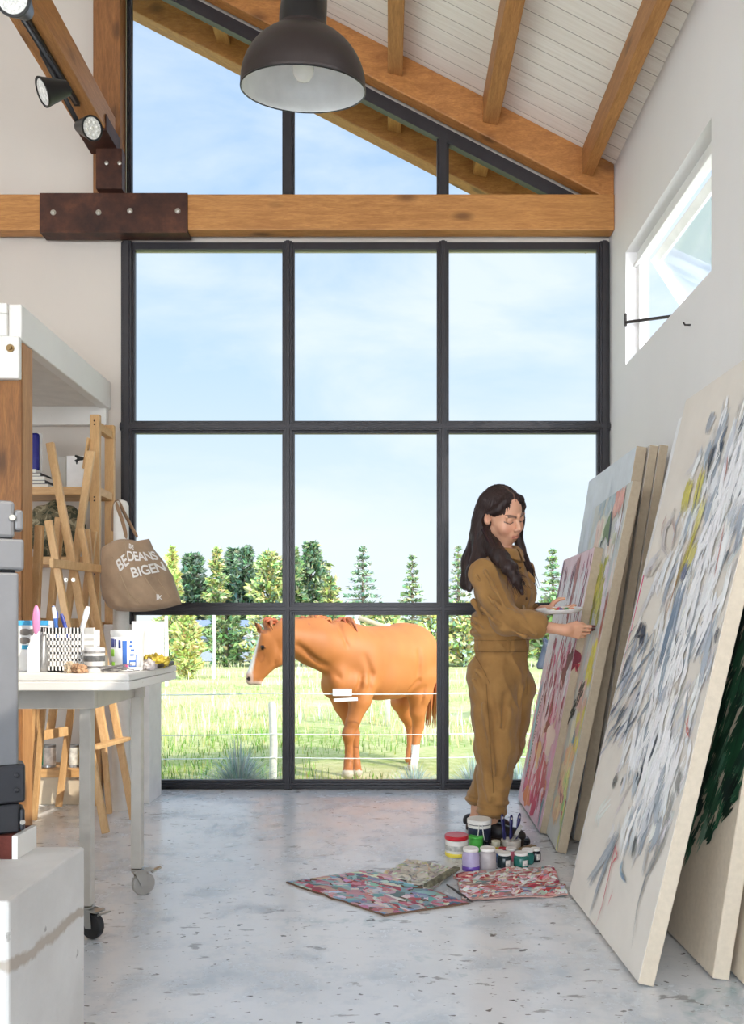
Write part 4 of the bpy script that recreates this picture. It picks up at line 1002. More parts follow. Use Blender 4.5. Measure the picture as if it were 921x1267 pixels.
# ---- clogs ----
M_CLOG=plain('black_leather_clog',(34,30,32),.35); M_SOLE=plain('dark_wood_sole',(60,44,36),.6)
for ax_,ay in (((W(608,1012,-.06))[0],(W(608,1012,-.06))[1]),((W(592,998,.13))[0],(W(592,998,.13))[1])):
    fx=np.array([.83,-.55,0]); fx/=np.linalg.norm(fx); sx=np.array([fx[1],-fx[0],0]); o=np.array([ax_,ay,0]); fx=fx*.86
    S3=SDF(o+np.array([-.14,-.24,-.01]),o+np.array([.27,.16,.14]),.004)
    sc_=.86; S3.cap(o+fx*.03+np.array([0,0,.055]),o+fx*.13+np.array([0,0,.042]),.040,.033,.02); S3.ell(o+fx*.14+np.array([0,0,.045]),(.052,.041,.033),[fx/.86,sx,Uw],.02); S3.cap(o-fx*.055+np.array([0,0,.045]),o+fx*.04+np.array([0,0,.04]),.034,.036,.02)
    S3.cap(o-fx*.02+np.array([0,0,.10]),o+np.array([0,0,.13]),.036,.06,.008,sub=True); S3.cut(o+np.array([0,0,.03]),(0,0,-1))
    V,Q=S3.mesh(); V=smooth_mesh(V,Q,2); ck=np_obj('clog',V,Q,M_CLOG,wm)
    mb=MB(); poly=[]
    for k in range(24):
        a=2*PI*k/24; L=.135; w_=.037+.007*math.cos(a); poly.append(tuple(o+fx*(.055+L*math.cos(a))+sx*w_*math.sin(a)))
    mb.prism(poly,(0,0,.032)); mb.build('sole',M_SOLE,ck,bevel=.004)
# ---- palette in her left hand ----
pc=np.array(P(692,755,3.76)); R_=Matrix.Rotation(math.radians(5),3,'X')@Matrix.Rotation(math.radians(-3),3,'Y')
axn=R_@Vector((0,0,1))
pal=thing('palette','round white plate palette with paint dabs held in the woman left hand','palette',tuple(pc))
MB().lathe([(0,-.012),(.088,-.012),(.104,-.002),(.109,.007),(.106,.009),(.092,-.0005),(0,-.0005)],tuple(pc),36,axis=tuple(axn)).build('plate',M_WHITE,pal,smooth=True,angle=50)
rnd=random.Random(4)
for c in ((206,60,60),(224,180,60),(80,130,80),(216,120,70),(120,80,150),(240,232,222),(60,110,150),(200,90,130)):
    a=rnd.uniform(0,6.28); r=rnd.uniform(.02,.075); q=Vector(pc)+R_@Vector((r*math.cos(a),r*math.sin(a),.0))
    MB().lathe([(.013,-.001),(.012,.004),(.007,.009),(0,.010)],tuple(q),12,axis=tuple(axn)).build('paint_dab',plain('paint_dab_%d_%d_%d'%c,c,.3),pal,smooth=True)
# ================= left side of the studio =================
M_PINE=wood('light_pine',(226,184,128),(190,142,88),(5,5,.7),.45,False); M_PINEX=wood('light_pine_long',(226,182,124),(188,138,84),(.7,5,5),.45,True)
M_OLDW=wood('old_dark_pine',(168,112,58),(96,60,30),(6,6,.5),.6,True)
M_MIDW=wood('pine_post_side',(206,156,104),(160,110,64),(6,6,.5),.55,True)
m,t,b=new_mat('chipped_white_paint_on_wood'); v=t.coord((1,1,1)); n=t.noise(t.coord((6,6,6)),3,7,.7); 
c=t.mix(t.ramp(n,[(.66,(0,0,0)),(.70,(1,1,1))]),s2l((236,233,227)),s2l((176,160,138))); c=t.mix(t.ramp(t.noise(v,2,4),[(.4,(0,0,0)),(.8,(.25,.25,.25))]),c,s2l((200,190,178)))
t.link(c,b.inputs['Base Color']); b.inputs['Roughness'].default_value=.5; bump(t,b,n,.2,.003); M_CHIP=m
# ---- loft frame with white painted beams and post ----
lf=thing('storage_loft','white painted timber loft frame on a dark pine post against the back wall','loft',(-1.9,3.85,0))
MB().box((-1.955,3.775,0),(-1.712,3.79,2.15)).box((-1.955,3.791,0),(-1.735,3.90,2.15)).build('post',M_OLDW,lf,bevel=.004)
mb=MB()
for x0,x1 in ((-1.7345,-1.712),): mb.box((x0,3.792,0),(x1,3.895,2.33))
mb.build('post_side',M_MIDW,lf,bevel=.003)  # right side of the post, in a lighter wood tone than its front
mb=MB(); mb.box((-1.83,3.772,.0),(-1.826,3.7745,2.15)); mb.build('crack',plain('dark_wood_crack',(48,30,18),.9),lf)
MB().box((-1.765,3.76,2.332),(-1.705,4.975,2.50)).build('side_beam',M_CHIP,lf,bevel=.006)
fb=MB().box((-4.6,3.74,2.148),(-1.708,3.772,2.345)).build('front_beam',M_CHIP,lf,bevel=.006)
MB().box((-4.6,3.745,2.452),(-1.766,3.775,2.50)).box((-1.83,3.745,2.346),(-1.766,3.775,2.451)).build('front_rail',M_CHIP,lf,bevel=.004)
MB().box((-4.6,3.775,2.345),(-1.766,4.975,2.375)).build('deck',plain('white_loft_deck',(222,216,208),.6),lf)
bb=MB().box((-4.6,4.93,2.23),(-1.72,4.975,2.345)).build('back_beam',M_CHIP,lf,bevel=.005)
q=P(13,431,3.74); MB().lathe([(.018,0),(.018,.006),(.010,.006),(.010,.018),(.0,.018)],q,12,axis=(0,-1,0)).build('bolt',plain('brass_bolt',(150,124,84),.4,.8),fb)
# ---- shelf unit ----
su_=thing('shelf_unit','open pine shelf unit against the back wall behind the easels','shelf',(-2.2,4.62,0))
for Y in (4.50,4.735):
    up=MB().box((-1.66,Y,0),(-1.607,Y+.032,2.18)).build('upright',M_PINE,su_,bevel=.002)
    if Y<4.6:
        for z in (2.165,2.145,1.74,1.72,1.33,1.31):
            MB().lathe([(.005,0),(.005,.002),(0,.002)],(-1.634,Y,z-.02),8,axis=(0,-1,0)).build('peg_hole',plain('dark_peg_hole',(60,36,20),.8),up)
for z in (2.10,1.735,.9): MB().box((-1.655,4.533,z),(-1.612,4.734,z+.045)).build('rung',M_PINEX,su_,bevel=.002)
for z in (1.735,1.345,.98,.155):
    MB().box((-2.9,4.51,z),(-1.662,4.76,z+.045)).build('shelf_board',M_PINEX,su_,bevel=.003)
MB().box((-2.9,4.53,.0),(-1.67,4.55,.153)).build('plinth_board',plain('pale_plinth_board',(214,198,172),.6),su_,bevel=.003)
MB().box((-1.66,4.534,0),(-1.607,4.733,.70)).build('end_panel',M_OLDW,su_,bevel=.003)
MB().box((-2.95,4.50,0),(-2.90,4.76,2.18)).build('upright',M_PINE,su_,bevel=.002)
# things on the shelves
def rbox(name,lo,hi,mat,lab,cat,group=None,bev=.004,parent=None):
    o=MB().box(lo,hi).build(name,mat,parent,bevel=bev)
    return tag(o,lab,cat,group) if not parent else o
def xz(px,py,Y): q=P(px,py,Y); return q.x,q.z
x0,z0=xz(20,579,4.6); x1,z1=xz(49.5,535,4.6)
M_BLUE=plain('cobalt_blue_enamel',(24,26,120),.25,0,.5,.3,8); ZS=1.7805
bx=thing('storage_tin','tall cobalt blue tin with white edges on the top shelf','tin',((x0+x1)/2,4.62,z0))
MB().box((x0,4.60,ZS+.105),(x1-.010,4.63,z1)).build('body',M_BLUE,bx,bevel=.014,bseg=3)
MB().box((x0,4.6305,ZS+.105),(x1-.004,4.65,z1+.006)).build('backing',M_WHITE,bx,bevel=.012,bseg=3)
for i,(w_,c) in enumerate(((.0,(236,234,230)),(.03,(40,38,40)),(.05,(232,228,222)),(.055,(54,50,52)),(.07,(226,222,216)))[::-1]):
    z=ZS+.0005+i*.0208; xr=xz(49.5+w_*220,600,4.6)[0]
    bk_=thing('book',['lowest book of the stack under the blue tin, pale spine','dark book second from the bottom of the stack under the blue tin','pale book in the middle of the stack under the blue tin','dark book second from the top of the stack under the blue tin','white book right under the blue tin'][i],'book',(xr-.12,4.61,z),'books stacked on the top shelf')
    MB().box((xr-.22,4.54,z),(xr,4.68,z+.002)).box((xr-.22,4.54,z+.0178),(xr,4.68,z+.0198)).box((xr-.003,4.54,z+.002),(xr,4.68,z+.0178)).build('cover',plain('book_cover_%d'%i,c,.5),bk_)
    MB().box((xr-.216,4.545,z+.0021),(xr-.0031,4.675,z+.0177)).build('pages',plain('book_pages',(234,228,214),.8),bk_)
a0,b0=xz(79,600,4.62); a1,b1=xz(104,562,4.62)
rbox('canvas_board',(a0,4.66,ZS+.001),(a1,4.672,b1),M_WHITE,'small blank white board leaning on the top shelf','board',bev=.001)
a0,b0=xz(71,600,4.66); a1,b1=xz(79,564,4.66)
rbox('canvas_board',(a0-.05,4.69,ZS+.001),(a1,4.702,b1),plain('grey_board',(190,184,174),.7),'grey board behind the blank white board on the top shelf','board',bev=.001)
# leaf patterned round cushion on the second shelf
m,t,b=new_mat('leaf_print_fabric'); vo=t.new('ShaderNodeTexVoronoi'); vo.inputs['Scale'].default_value=26; t.link(t.coord((1,1,.6)),vo.inputs['Vector']); n=t.noise(t.coord(),14,4,.6,1.5)
c=t.ramp(n,[(.35,s2l((62,66,48))),(.5,s2l((120,110,84))),(.6,s2l((168,158,130))),(.75,s2l((84,92,64)))],'CONSTANT'); t.link(c,b.inputs['Base Color']); b.inputs['Roughness'].default_value=.8; M_LEAFP=m
cx,cz=xz(66,652,4.58)
S=SDF((cx-.2,4.5,1.38),(cx+.2,4.72,1.74),.006); S.ell((cx,4.61,1.392+.155),(.165,.085,.166),None,0); V,Q=S.mesh(); N=vnormals(V,Q); V=V+N*np.array([.008*math.sin(math.atan2(v[2]-1.545,v[0]-cx)*9) for v in V])[:,None]
V[:,2]=np.maximum(V[:,2],1.391)
o=np_obj('round_cushion',V,Q,M_LEAFP); tag(o,'round dark leaf print cushion standing on the middle shelf','cushion')
o=MB().box((cx-.32,4.53,1.391),(cx-.155,4.6,1.46)).build('paint_box',plain('red_dark_box',(120,40,34),.5),bevel=.003); tag(o,'small dark red box left of the round leaf print cushion','box')
# paint tins on the bottom shelf
for i,(px,w_,c,lab) in enumerate(((50,11,(40,150,120),'teal green paint tin at the left end of the bottom shelf'),(61.5,15,(216,208,200),'white paint tin with grey print right of the teal tin'),(92,13,(232,226,214),'white paint tin behind the front table leg, on the bottom shelf'),(107,10,(214,190,80),'yellow labelled paint tin at the right of the bottom shelf'))):
    x,_z=xz(px,950,4.6); r=w_*.0046/2*.98; tn=thing('paint_tin',lab,'paint tin',(x,4.62,.2),'paint tins on the bottom shelf')
    MB().lathe([(r,0),(r,.006),(r*.98,.008),(r*.98,.118),(r,.12),(r,.126),(r*.93,.126),(r*.93,.122),(0,.122)],(x,4.60,.2005),24).build('body',plain('paint_tin_metal',(176,176,174),.3,.8),tn,smooth=True,angle=40)
    MB().lathe([(r*.99,.014),(r*1.0,.016),(r*1.0,.11),(r*.99,.112)],(x,4.60,.2005),24).build('paper_label',plain('tin_label_%d'%i,c,.5,0,.5,.35,30),tn,smooth=True,angle=40)
# black bird-like clip hanging at the upright
q=P(98,567,4.47); S=SDF(np.array(q)-.06,np.array(q)+.06,.0025); q=np.array(q)
S.cap(q+[-.018,0,.012],q+[.012,0,-.002],.007,.009,.006); S.cap(q+[-.02,0,-.014],q+[.01,0,-.002],.006,.008,.006); S.cap(q+[.0,0,0],q+[.028,.01,.0],.009,.008,.006); S.cap(q+[-.012,0,-.014],q+[-.014,0,-.03],.005,.004,.004)
V,Q=S.mesh(); ck=np_obj('spring_clip',V,Q,plain('black_plastic',(24,22,22),.35)); tag(ck,'black spring clip hooked on the pine upright beside the blank board','clip')
o=MB().bar(P(104,580,4.485),P(110,542,4.485),.03,.012).build('wooden_arm',M_PINE,ck,bevel=.002)
# ---- folding easels ----
M_EAS=wood('easel_pine',(228,190,138),(196,150,98),(5,5,1.2),.45,False); M_EASD=wood('easel_pine_shaded_side',(214,166,108),(178,128,76),(5,5,1.2),.45,False)
def stick(root,name,a,b,w=.036,h=.022,groove=False):
    mb=MB(); a=Vector(a); b=Vector(b); mb.bar(a,b,w,h,(0,1,0)); o=mb.build(name,M_EAS,root,bevel=.004)
    return o
def onfloor(px,py): return F(px,py,0.012)
e1=thing('folding_easel','pale pine folding easel nearest the table, its mast tip highest','easel',(-1.45,4.0,0),'folding pine easels by the shelf')
def G(px,py,Y): return P(px,py,Y)
f1=onfloor(131,1031); f2=onfloor(165.4,1014)
stick(e1,'front_leg',G(60,644,3.96),f1); stick(e1,'front_leg',G(100,653,4.22),f2)
stick(e1,'mast',G(62,548,4.10),G(131,921,4.06),.040,.024)
d1=(Vector(f1)-G(60,644,3.96)); d2=(Vector(f2)-G(100,653,4.22)); 
def on1(z,off=0): 
    a=G(60,644,3.96); d=f1-a; tt=(z-a.z)/d.z; b=G(100,653,4.22); e=f2-b; uu=(z-b.z)/e.z; p,q=a+d*tt,b+e*uu; v_=(q-p).normalized(); return p-v_*off+Vector((.028,0,0)),q+v_*off+Vector((.028,0,0))
p,q_=on1(.42,.02); MB().bar(p,q_,.05,.02,(0,0,1)).build('crossbar',M_EAS,e1,bevel=.003)
p,q_=on1(1.30,.12); mb=MB(); mb.bar(p+Vector((.02,0,0)),q_+Vector((.02,0,0)),.022,.042,(0,0,1)); mb.build('canvas_ledge',M_EAS,e1,bevel=.003)
stick(e1,'rear_leg',G(72,640,4.10),F(42,1015,.012),.03,.02)
e2=thing('folding_easel','pale pine folding easel set back to back behind the first, leaning the other way','easel',(-1.7,4.4,0),'folding pine easels by the shelf')
g1=onfloor(72.6,998); g2=onfloor(33,1010)
stick(e2,'front_leg',G(116,657,4.40),g1); stick(e2,'front_leg',G(75,653,4.18),g2)
stick(e2,'mast',G(113,558,4.34),G(62,905,4.32),.040,.024)
def on2(z,off=0):
    a=G(116,657,4.40); d=g1-a; tt=(z-a.z)/d.z; b=G(75,653,4.18); e=g2-b; uu=(z-b.z)/e.z; p,q=a+d*tt,b+e*uu; v_=(q-p).normalized(); return p-v_*off-Vector((.0,.026,0)),q+v_*off-Vector((.0,.026,0))
p,q_=on2(.43,.02); MB().bar(p,q_,.022,.05,(0,0,1)).build('crossbar',M_EAS,e2,bevel=.003)
p,q_=on2(1.02,.06); MB().bar(p,q_,.03,.045,(0,0,1)).build('crossbar',M_EAS,e2,bevel=.003)
stick(e2,'rear_leg',G(108,655,4.34),onfloor(135.5,1007),.03,.02)
e3=thing('folding_easel','short pine easel arm standing leftmost between the post and the other easels','easel',(-1.75,4.0,0))
stick(e3,'mast',G(49,650,4.0),Vector((-1.86,4.15,.012)),.040,.03)
stick(e3,'brace',G(47,700,4.04),Vector((-1.90,4.30,.012)),.03,.02)
for rt,(px,py,Y) in ((e1,(82,717.5,3.93)),(e1,(91,717.5,3.93))):
    MB().lathe([(.010,0),(.010,.004),(.004,.004),(.004,.012),(0,.012)],G(px,py,Y),10,axis=(0,-1,0)).build('wing_nut',M_BOLT,rt)
# ---- white round-topped post with the tote bag, white pedestal ----
bp_=MB(); pc_=P(150,700,4.42); r=.040
bp_.tube([(pc_.x,4.42,0),(pc_.x,4.42,1.66),(pc_.x-.002,4.42,1.68),(pc_.x-.004,4.42,1.690)],[r*1.25,r,r*.8,r*.3],20)
o=bp_.build('coat_post',plain('white_washed_post',(226,222,214),.6,0,.4,.1,6,.15),smooth=True,angle=45); tag(o,'round-topped white wooden post holding the brown tote bag','post')
MB_=MB().box((-1.605,4.56,0),(-1.345,4.80,1.012)); o=MB_.build('pedestal',plain('white_pedestal_paint',(238,236,234),.5),bevel=.004); tag(o,'plain white square pedestal in front of the bottom left pane','pedestal')
# tote bag: an open sack of two cloth sides, bellied out
Yb=4.27
out_l=[(125.5,678),(124.5,700),(124.5,722),(126.5,737),(134,750),(144,755)]
out_r=[(184,667),(190,680),(203,696),(213,712),(221,736),(224.5,747)]
def bag_edge(v_):
    def ev(L):
        k=v_*(len(L)-1); i=min(int(k),len(L)-2); f=k-i; return (L[i][0]*(1-f)+L[i+1][0]*f, L[i][1]*(1-f)+L[i+1][1]*f)
    return ev(out_l),ev(out_r)
def bag_pt(u,v_,side):
    (xl,yl),(xr,yr)=bag_edge(v_)
    x=xl+(xr-xl)*u; y=yl+(yr-yl)*u
    y+= -6*math.sin(PI*min(1,u*1.35))*(1-v_)**3 + 7*math.sin(PI*u)*v_**4 - 2.5*math.sin(PI*u)*v_
    bell=math.sin(PI*u)**.6*(.035+.085*math.sin(PI*min(1,.12+.75*v_))) * (1 if v_<.9 else max(0,(1-v_)/.1)**.5)
    fold=.006*math.sin(u*17+v_*6)*v_*(1-v_)*3+.004*math.sin(u*31-v_*11)*v_
    return P(x,y,Yb+.05*(u-.5)-side*(bell+fold*(.5+.5*side)))
M_BAG=plain('brown_washed_canvas',(160,134,108),.85,0,.3,.18,9,.5,sheen=.2); M_BAGI=plain('bag_lining',(96,76,58),.9)
tb_=thing('tote_bag','brown canvas tote bag with white lettering hanging from the white post','bag',tuple(P(170,755,Yb)))
mb=MB(); mb.grid(lambda u,v_: bag_pt(u,v_,1),44,36,flip=False).grid(lambda u,v_: bag_pt(u,v_,-1),44,36,flip=True)
o=mb.build('sack',M_BAG,tb_,smooth=True); so2=o.modifiers.new('Solid','SOLIDIFY'); so2.thickness=.003
# seams
for pts in ([(140,690),(150,715),(160,738),(172,746)],[(171,700),(181,718),(195,738),(199,745)],[(127,738),(150,752),(172,742),(184,735)],[(196,718),(210,736),(208,742)],[(155,664),(157,690)]):
    G2=[]
    for x,y in pts:
        best=None
        for i in range(41):
            for j in range(31):
                q=bag_pt(i/40,j/30,1); px=480+1000*q.x/q.y; py=775+1000*(1-q.z)/q.y; d=(px-x)**2+(py-y)**2
                if best is None or d<best[0]: best=(d,q)
        G2.append(best[1]+Vector((0,-.004,0)))
    MB().tube(G2,.0028,5).build('seam',plain('bag_seam',(172,146,116),.8),o,smooth=True)
M_STRAP=plain('bag_strap_canvas',(150,120,92),.8)
def ribbon(pts,w,name,mat,parent):
    mb=MB(); vs=[]; pts=[Vector(p) for p in pts]
    for i,p in enumerate(pts):
        tdir=(pts[min(i+1,len(pts)-1)]-pts[max(0,i-1)]).normalized(); s=tdir.cross(Vector((0,1,0))).normalized()*w/2; s=s+Vector((0,w*.25,0)); vs+=[p-s,p+s]
    o=mb.add(vs,[(2*i,2*i+1,2*i+3,2*i+2) for i in range(len(pts)-1)]).build(name,mat,parent,smooth=True); m_=o.modifiers.new('Solid','SOLIDIFY'); m_.thickness=.004; m_.offset=0
    ss=o.modifiers.new('Sub','SUBSURF'); ss.levels=ss.render_levels=2; return o
ribbon([P(157,668,4.18),P(154,652,4.24),P(148,634,4.33),P(143,622,4.368),P(144,619.5,4.40),P(141,630,4.44),P(139,660,4.45)],.026,'strap',M_STRAP,tb_)
ribbon([P(171,666,4.2),P(165,656,4.28),P(157,641,4.34),P(151,629,4.367),P(147,620,4.39),P(145,618.5,4.42),P(139,640,4.44)],.022,'strap',M_STRAP,tb_)
# lettering wraps over the cloth
M_LET=plain('white_bag_print',(232,226,218),.7)
def print_on_bag(txt,size,cu,cv,ang,sp=1.0,arc=0.0,shear=0.0):
    vs,fs=text_mesh(txt,size,0.0,True,sp); mb=MB(); out=[]
    bm=bmesh.new(); bv=[bm.verts.new(v_) for v_ in vs]
    for f in fs:
        try: bm.faces.new([bv[i] for i in f])
        except ValueError: pass
    bmesh.ops.triangulate(bm,faces=bm.faces[:]); bmesh.ops.subdivide_edges(bm,edges=bm.edges[:],cuts=1)
    bm.verts.index_update()
    ca,sa=math.cos(ang),math.sin(ang)
    for v_ in bm.verts:
        x,y=v_.co.x,v_.co.y; y-=arc*x*x; x2=x*ca-y*sa; y2=x*sa+y*ca
        q=bag_pt(min(.99,max(.01,cu+x2/1.0)),min(.99,max(.01,cv-y2)),1); out.append(q+(Vector((0,0,1))-q).normalized()*.011)
    mb.add(out,[tuple(v_.index for v_ in f.verts) for f in bm.faces]); bm.free(); return mb.build('lettering',M_LET,o)
print_on_bag('BE',.09,.60,.12,-.25); print_on_bag('BE',.19,.40,.33,.30); print_on_bag('DEANS',.175,.725,.30,-.16,.85,.1)
print_on_bag('BI',.19,.545,.49,-.05); print_on_bag('GEN',.19,.80,.50,-.08,.9); print_on_bag('JK',.09,.72,.82,-.35)
# ---- white rolling table ----
tbl=thing('work_table','white painted rolling work table with square metal legs on castors','table',(-1.2,2.8,0))
M_TBL=M_CHIP; X1=-.80; Y0,Y1=2.50,3.06; X0=-1.95; ZT=.853
MB().box((X0,Y0,ZT-.022),(X1,Y1,ZT)).box((X0,Y0+.001,ZT-.052),(X1-.001,Y1-.001,ZT-.0235)).build('tabletop',M_TBL,tbl,bevel=.003)
M_STL=plain('worn_cream_steel',(206,200,190),.45,.1,.5,.1,9,.2)
mb=MB(); mb.box((X0+.05,Y0+.06,ZT-.115),(X1-.13,Y0+.085,ZT-.053)).box((X0+.05,Y1-.085,ZT-.115),(X1-.10,Y1-.06,ZT-.053)).box((X1-.155,Y0+.086,ZT-.115),(X1-.13,Y1-.086,ZT-.053)); mb.build('apron',M_STL,tbl,bevel=.003)
M_RUB=plain('black_castor_rubber',(46,46,48),.6); M_GRW=plain('grey_castor_wheel',(170,166,160),.5); M_ZN=plain('zinc_castor_fork',(178,176,170),.35,.85)
def leg(cx,cy,dirn,wm_):
    lg=MB().box((cx-.019,cy-.019,.105),(cx+.019,cy+.019,ZT-.055)).build('leg',M_STL,tbl,bevel=.003)
    dv=Vector((math.cos(dirn),math.sin(dirn),0)); sv=Vector((-dv.y,dv.x,0)); c_=Vector((cx,cy,.042))+dv*.022
    mb=MB(); mb.lathe([(.024,0),(.024,.006),(.012,.01),(0,.01)],(cx,cy,.0945),16); 
    for s_ in (1,-1):
        p=c_+sv*.017*s_; a=Vector((cx,cy,.096))
        mb.prism([p+dv*-.012+Vector((0,0,-.006)),p+dv*.012+Vector((0,0,-.006)),a+sv*.017*s_+dv*.028,a+sv*.017*s_-dv*.018],sv*.003*s_)
    mb.obox(Vector((cx,cy,.088))-sv*.02-dv*.018,dv*.075,sv*.04,Vector((0,0,.006)))
    mb.obox(c_+dv*.03-sv*.012+Vector((0,0,.036)),dv*.036+Vector((0,0,.012)),sv*.024,Vector((0,0,.005)))
    cs=mb.build('castor_fork',M_ZN,tbl,bevel=.001)
    MB().lathe([(.0,-.013),(.028,-.013),(.038,-.012),(.042,-.007),(.042,.007),(.038,.012),(.028,.013),(0,.013)],c_,24,axis=sv).build('wheel',wm_,cs,smooth=True,angle=35)
leg(-.968,2.60,-.4,M_RUB); leg(-.93,3.0,.6,M_GRW); leg(-1.85,2.60,.3,M_RUB); leg(-1.85,3.0,.3,M_GRW)
# ---- things on the table ----
def T(px,Y): return (px-480)*Y/1000
ZT+=.0006
# slotted white basket with pens
Yk=2.66; xa,xb=T(62,Yk),T(110,Yk); bw=xb-xa
bk2=thing('slotted_basket','white slotted plastic basket full of brushes on the table','basket',((xa+xb)/2,Yk,ZT))
mb=MB(); cx,cy=(xa+xb)/2,Yk+.0; hw,hd,hh=bw/2,.05,.142
mb.box((cx-hw*.92,cy-hd,ZT),(cx+hw*.92,cy+hd,ZT+.004))
def wallp(p0,p1,n):
    p0=Vector(p0); p1=Vector(p1); d=p1-p0; up=Vector((0,0,1)); th=Vector((-d.y,d.x,0)).normalized()*.003
    for i in range(n+1):
        a=p0+d*(i/n); mb.obox(a-d.normalized()*.0028, d.normalized()*.0056, th, up*hh)
    for k,(za,zb) in enumerate(((0,.018),(.034,.042),(.056,.064),(.078,.086),(.10,.108),(.122,.142))): mb.obox(p0+up*za, d, th*1.05, up*(zb-za))
wallp((cx-hw,cy-hd,ZT),(cx+hw,cy-hd,ZT),11); wallp((cx+hw,cy-hd,ZT),(cx+hw,cy+hd,ZT),7); wallp((cx+hw,cy+hd,ZT),(cx-hw,cy+hd,ZT),11); wallp((cx-hw,cy+hd,ZT),(cx-hw,cy-hd,ZT),7)
mb.build('basket_wall',plain('white_plastic',(240,238,236),.35),bk2)
MB().box((cx-hw*.9,cy-hd*.85,ZT+.004),(cx+hw*.9,cy+hd*.85,ZT+.10)).build('liner',plain('white_liner',(228,226,222),.6),bk2,bevel=.004)
def pen(px0,py0,px1,py1,Y,r,c,lab,cap=None,name='marker_pen',cat='pen',group='pens and brushes in the slotted basket'):
    a,b_=P(px0,py0,Y),P(px1,py1,Y); t_=thing(name,lab,cat,tuple(a),group)
    MB().tube([a,a.lerp(b_,.8),b_],[r,r,r*.8],10).build('barrel',plain(name+'_%d_%d_%d'%c,c,.35),t_,smooth=True,angle=40)
    if cap: MB().tube([a.lerp(b_,.62),a.lerp(b_,.9),b_.lerp(a,-.01)],[r*1.12,r*1.1,r*.7],10).build('tip',plain(name+'_tip_%d_%d_%d'%cap,cap,.35),t_,smooth=True,angle=40)
    return t_
pen(72,790,66,750,2.66,.006,(60,110,190),'blue and white pen standing leftmost in the slotted basket',(235,235,235))
pen(69,790,69.5,756,2.68,.006,(90,140,200),'pale blue pen right beside the leftmost pen in the basket',(60,90,180))
pen(86,792,76,760,2.65,.006,(60,80,170),'dark blue pen leaning left in the middle of the basket',(40,50,140))
pen(98,792,109,751,2.66,.0085,(226,228,230),'thick white tube leaning right at the right end of the basket',(240,240,240))
pen(54,786,63,774,2.62,.006,(80,110,170),'short blue brush lying over the left rim of the basket',(230,230,230))
# white paint box and pink palette knife, tube
Yc=2.60; bxp=thing('paint_carton','white and blue paint carton beside the dark stove on the table','carton',(T(38,Yc),Yc,ZT))
MB().box((T(4,Yc),Yc+.03,ZT),(T(55.5,Yc),Yc+.10,ZT+.165)).build('box',plain('white_carton',(240,240,238),.5),bxp,bevel=.002)
MB().box((T(4,Yc),Yc+.028,ZT+.150),(T(55.6,Yc),Yc+.0298,ZT+.1655)).build('blue_band',plain('cyan_print',(70,170,220),.5,0,.5,.25,40),bxp)
MB().box((T(22,Yc),Yc+.0282,ZT+.072),(T(32,Yc),Yc+.0298,ZT+.085)).build('print',plain('blue_print',(50,160,200),.5),bxp)
S=SDF((T(20,Yc),Yc+.015,ZT+.08),(T(42,Yc),Yc+.04,ZT+.15),.003); S.ell((T(26,Yc),Yc+.029,ZT+.128),(.02,.004,.012),None,0); S.ell((T(37,Yc),Yc+.029,ZT+.128),(.02,.004,.012),None,0); S.ell((T(25,Yc),Yc+.029,ZT+.10),(.02,.004,.012),None,0); V,Q=S.mesh(); np_obj('figure_print',V,Q,plain('grey_print',(130,122,116),.6),bxp)
kn=thing('palette_knife','white plastic scraper with a pink handle standing up against the paint carton','scraper',(T(41,2.56),2.57,ZT))
xk=T(41.5,2.57); prof=[(0,.0),(.028,.01),(.03,.05),(.022,.085),(.010,.118)]
mb=MB(); mb.prism([(xk-.024,2.575,ZT),(xk+.017,2.575,ZT),(xk+.012,2.585,ZT+.13),(xk-.004,2.585,ZT+.13),(xk-.026,2.582,ZT+.075)],(0,.006,0)); mb.build('blade',plain('white_scraper_blade',(240,238,238),.4),kn,bevel=.001)
S=SDF((xk-.03,2.56,ZT+.11),(xk+.03,2.62,ZT+.24),.0025); S.ell((xk+.001,2.588,ZT+.165),(.0125,.008,.05),None,0); V,Q=S.mesh(); np_obj('handle',V,Q,plain('pink_plastic',(240,150,196),.35),kn)
tu=thing('paint_tube','grey metal paint tube standing against the carton beside the pink scraper','tube',(T(47,2.58),2.6,ZT))
xt=T(48.5,2.58); mb=MB(); mb.tube([(xt,2.60,ZT),(xt,2.605,ZT+.03),(xt,2.612,ZT+.11),(xt,2.617,ZT+.13)],[.017,.017,.012,.004],16); mb.build('body',plain('dull_tube_metal',(150,150,150),.35,.6,.5,.2,40),tu,smooth=True)
MB().lathe([(.010,.0),(.010,.016),(0,.016)],(xt,2.617,ZT+.128),12).build('cap',plain('dark_tube_cap',(60,58,60),.5),tu)
o=MB().tube([P(58,835,2.66),P(59.5,793,2.66)],[.012,.010],12).build('glue_stick',plain('olive_tube',(170,166,120),.5,0,.5,.3,60),smooth=True,angle=40); o.location.z=ZT; tag(o,'olive printed tube standing left of the slotted basket','tube')
# glass jar/white cup behind and a tin can
def jarlike(name,px,Y,w,h,mats,lab,cat,bands=(),lid=None,group=None):
    x=T(px,Y); r=w*Y/2000; t_=thing(name,lab,cat,(x,Y,ZT),group)
    MB().lathe([(r*.9,0),(r,.006),(r,h-.006),(r*.97,h),(r*.88,h),(r*.88,.008),(0,.008)],(x,Y,ZT),28).build('body',mats,t_,smooth=True,angle=40)
    for (z0_,z1_,c) in bands: MB().lathe([(r*1.0,z0_),(r*1.012,z0_+.001),(r*1.012,z1_-.001),(r*1.0,z1_)],(x,Y,ZT),28).build('label_band',plain(name+'_band_%d_%d_%d'%c,c,.5,0,.5,.5,50),t_,smooth=True,angle=40)
    return t_
jarlike('tin_can',117,2.60,25,.078,plain('white_can',(226,224,222),.4,.2),'squat white tin can with grey printed bands right of the basket','can',((.012,.020,(120,120,118)),(.034,.052,(96,96,96)),(.060,.068,(150,148,146))))
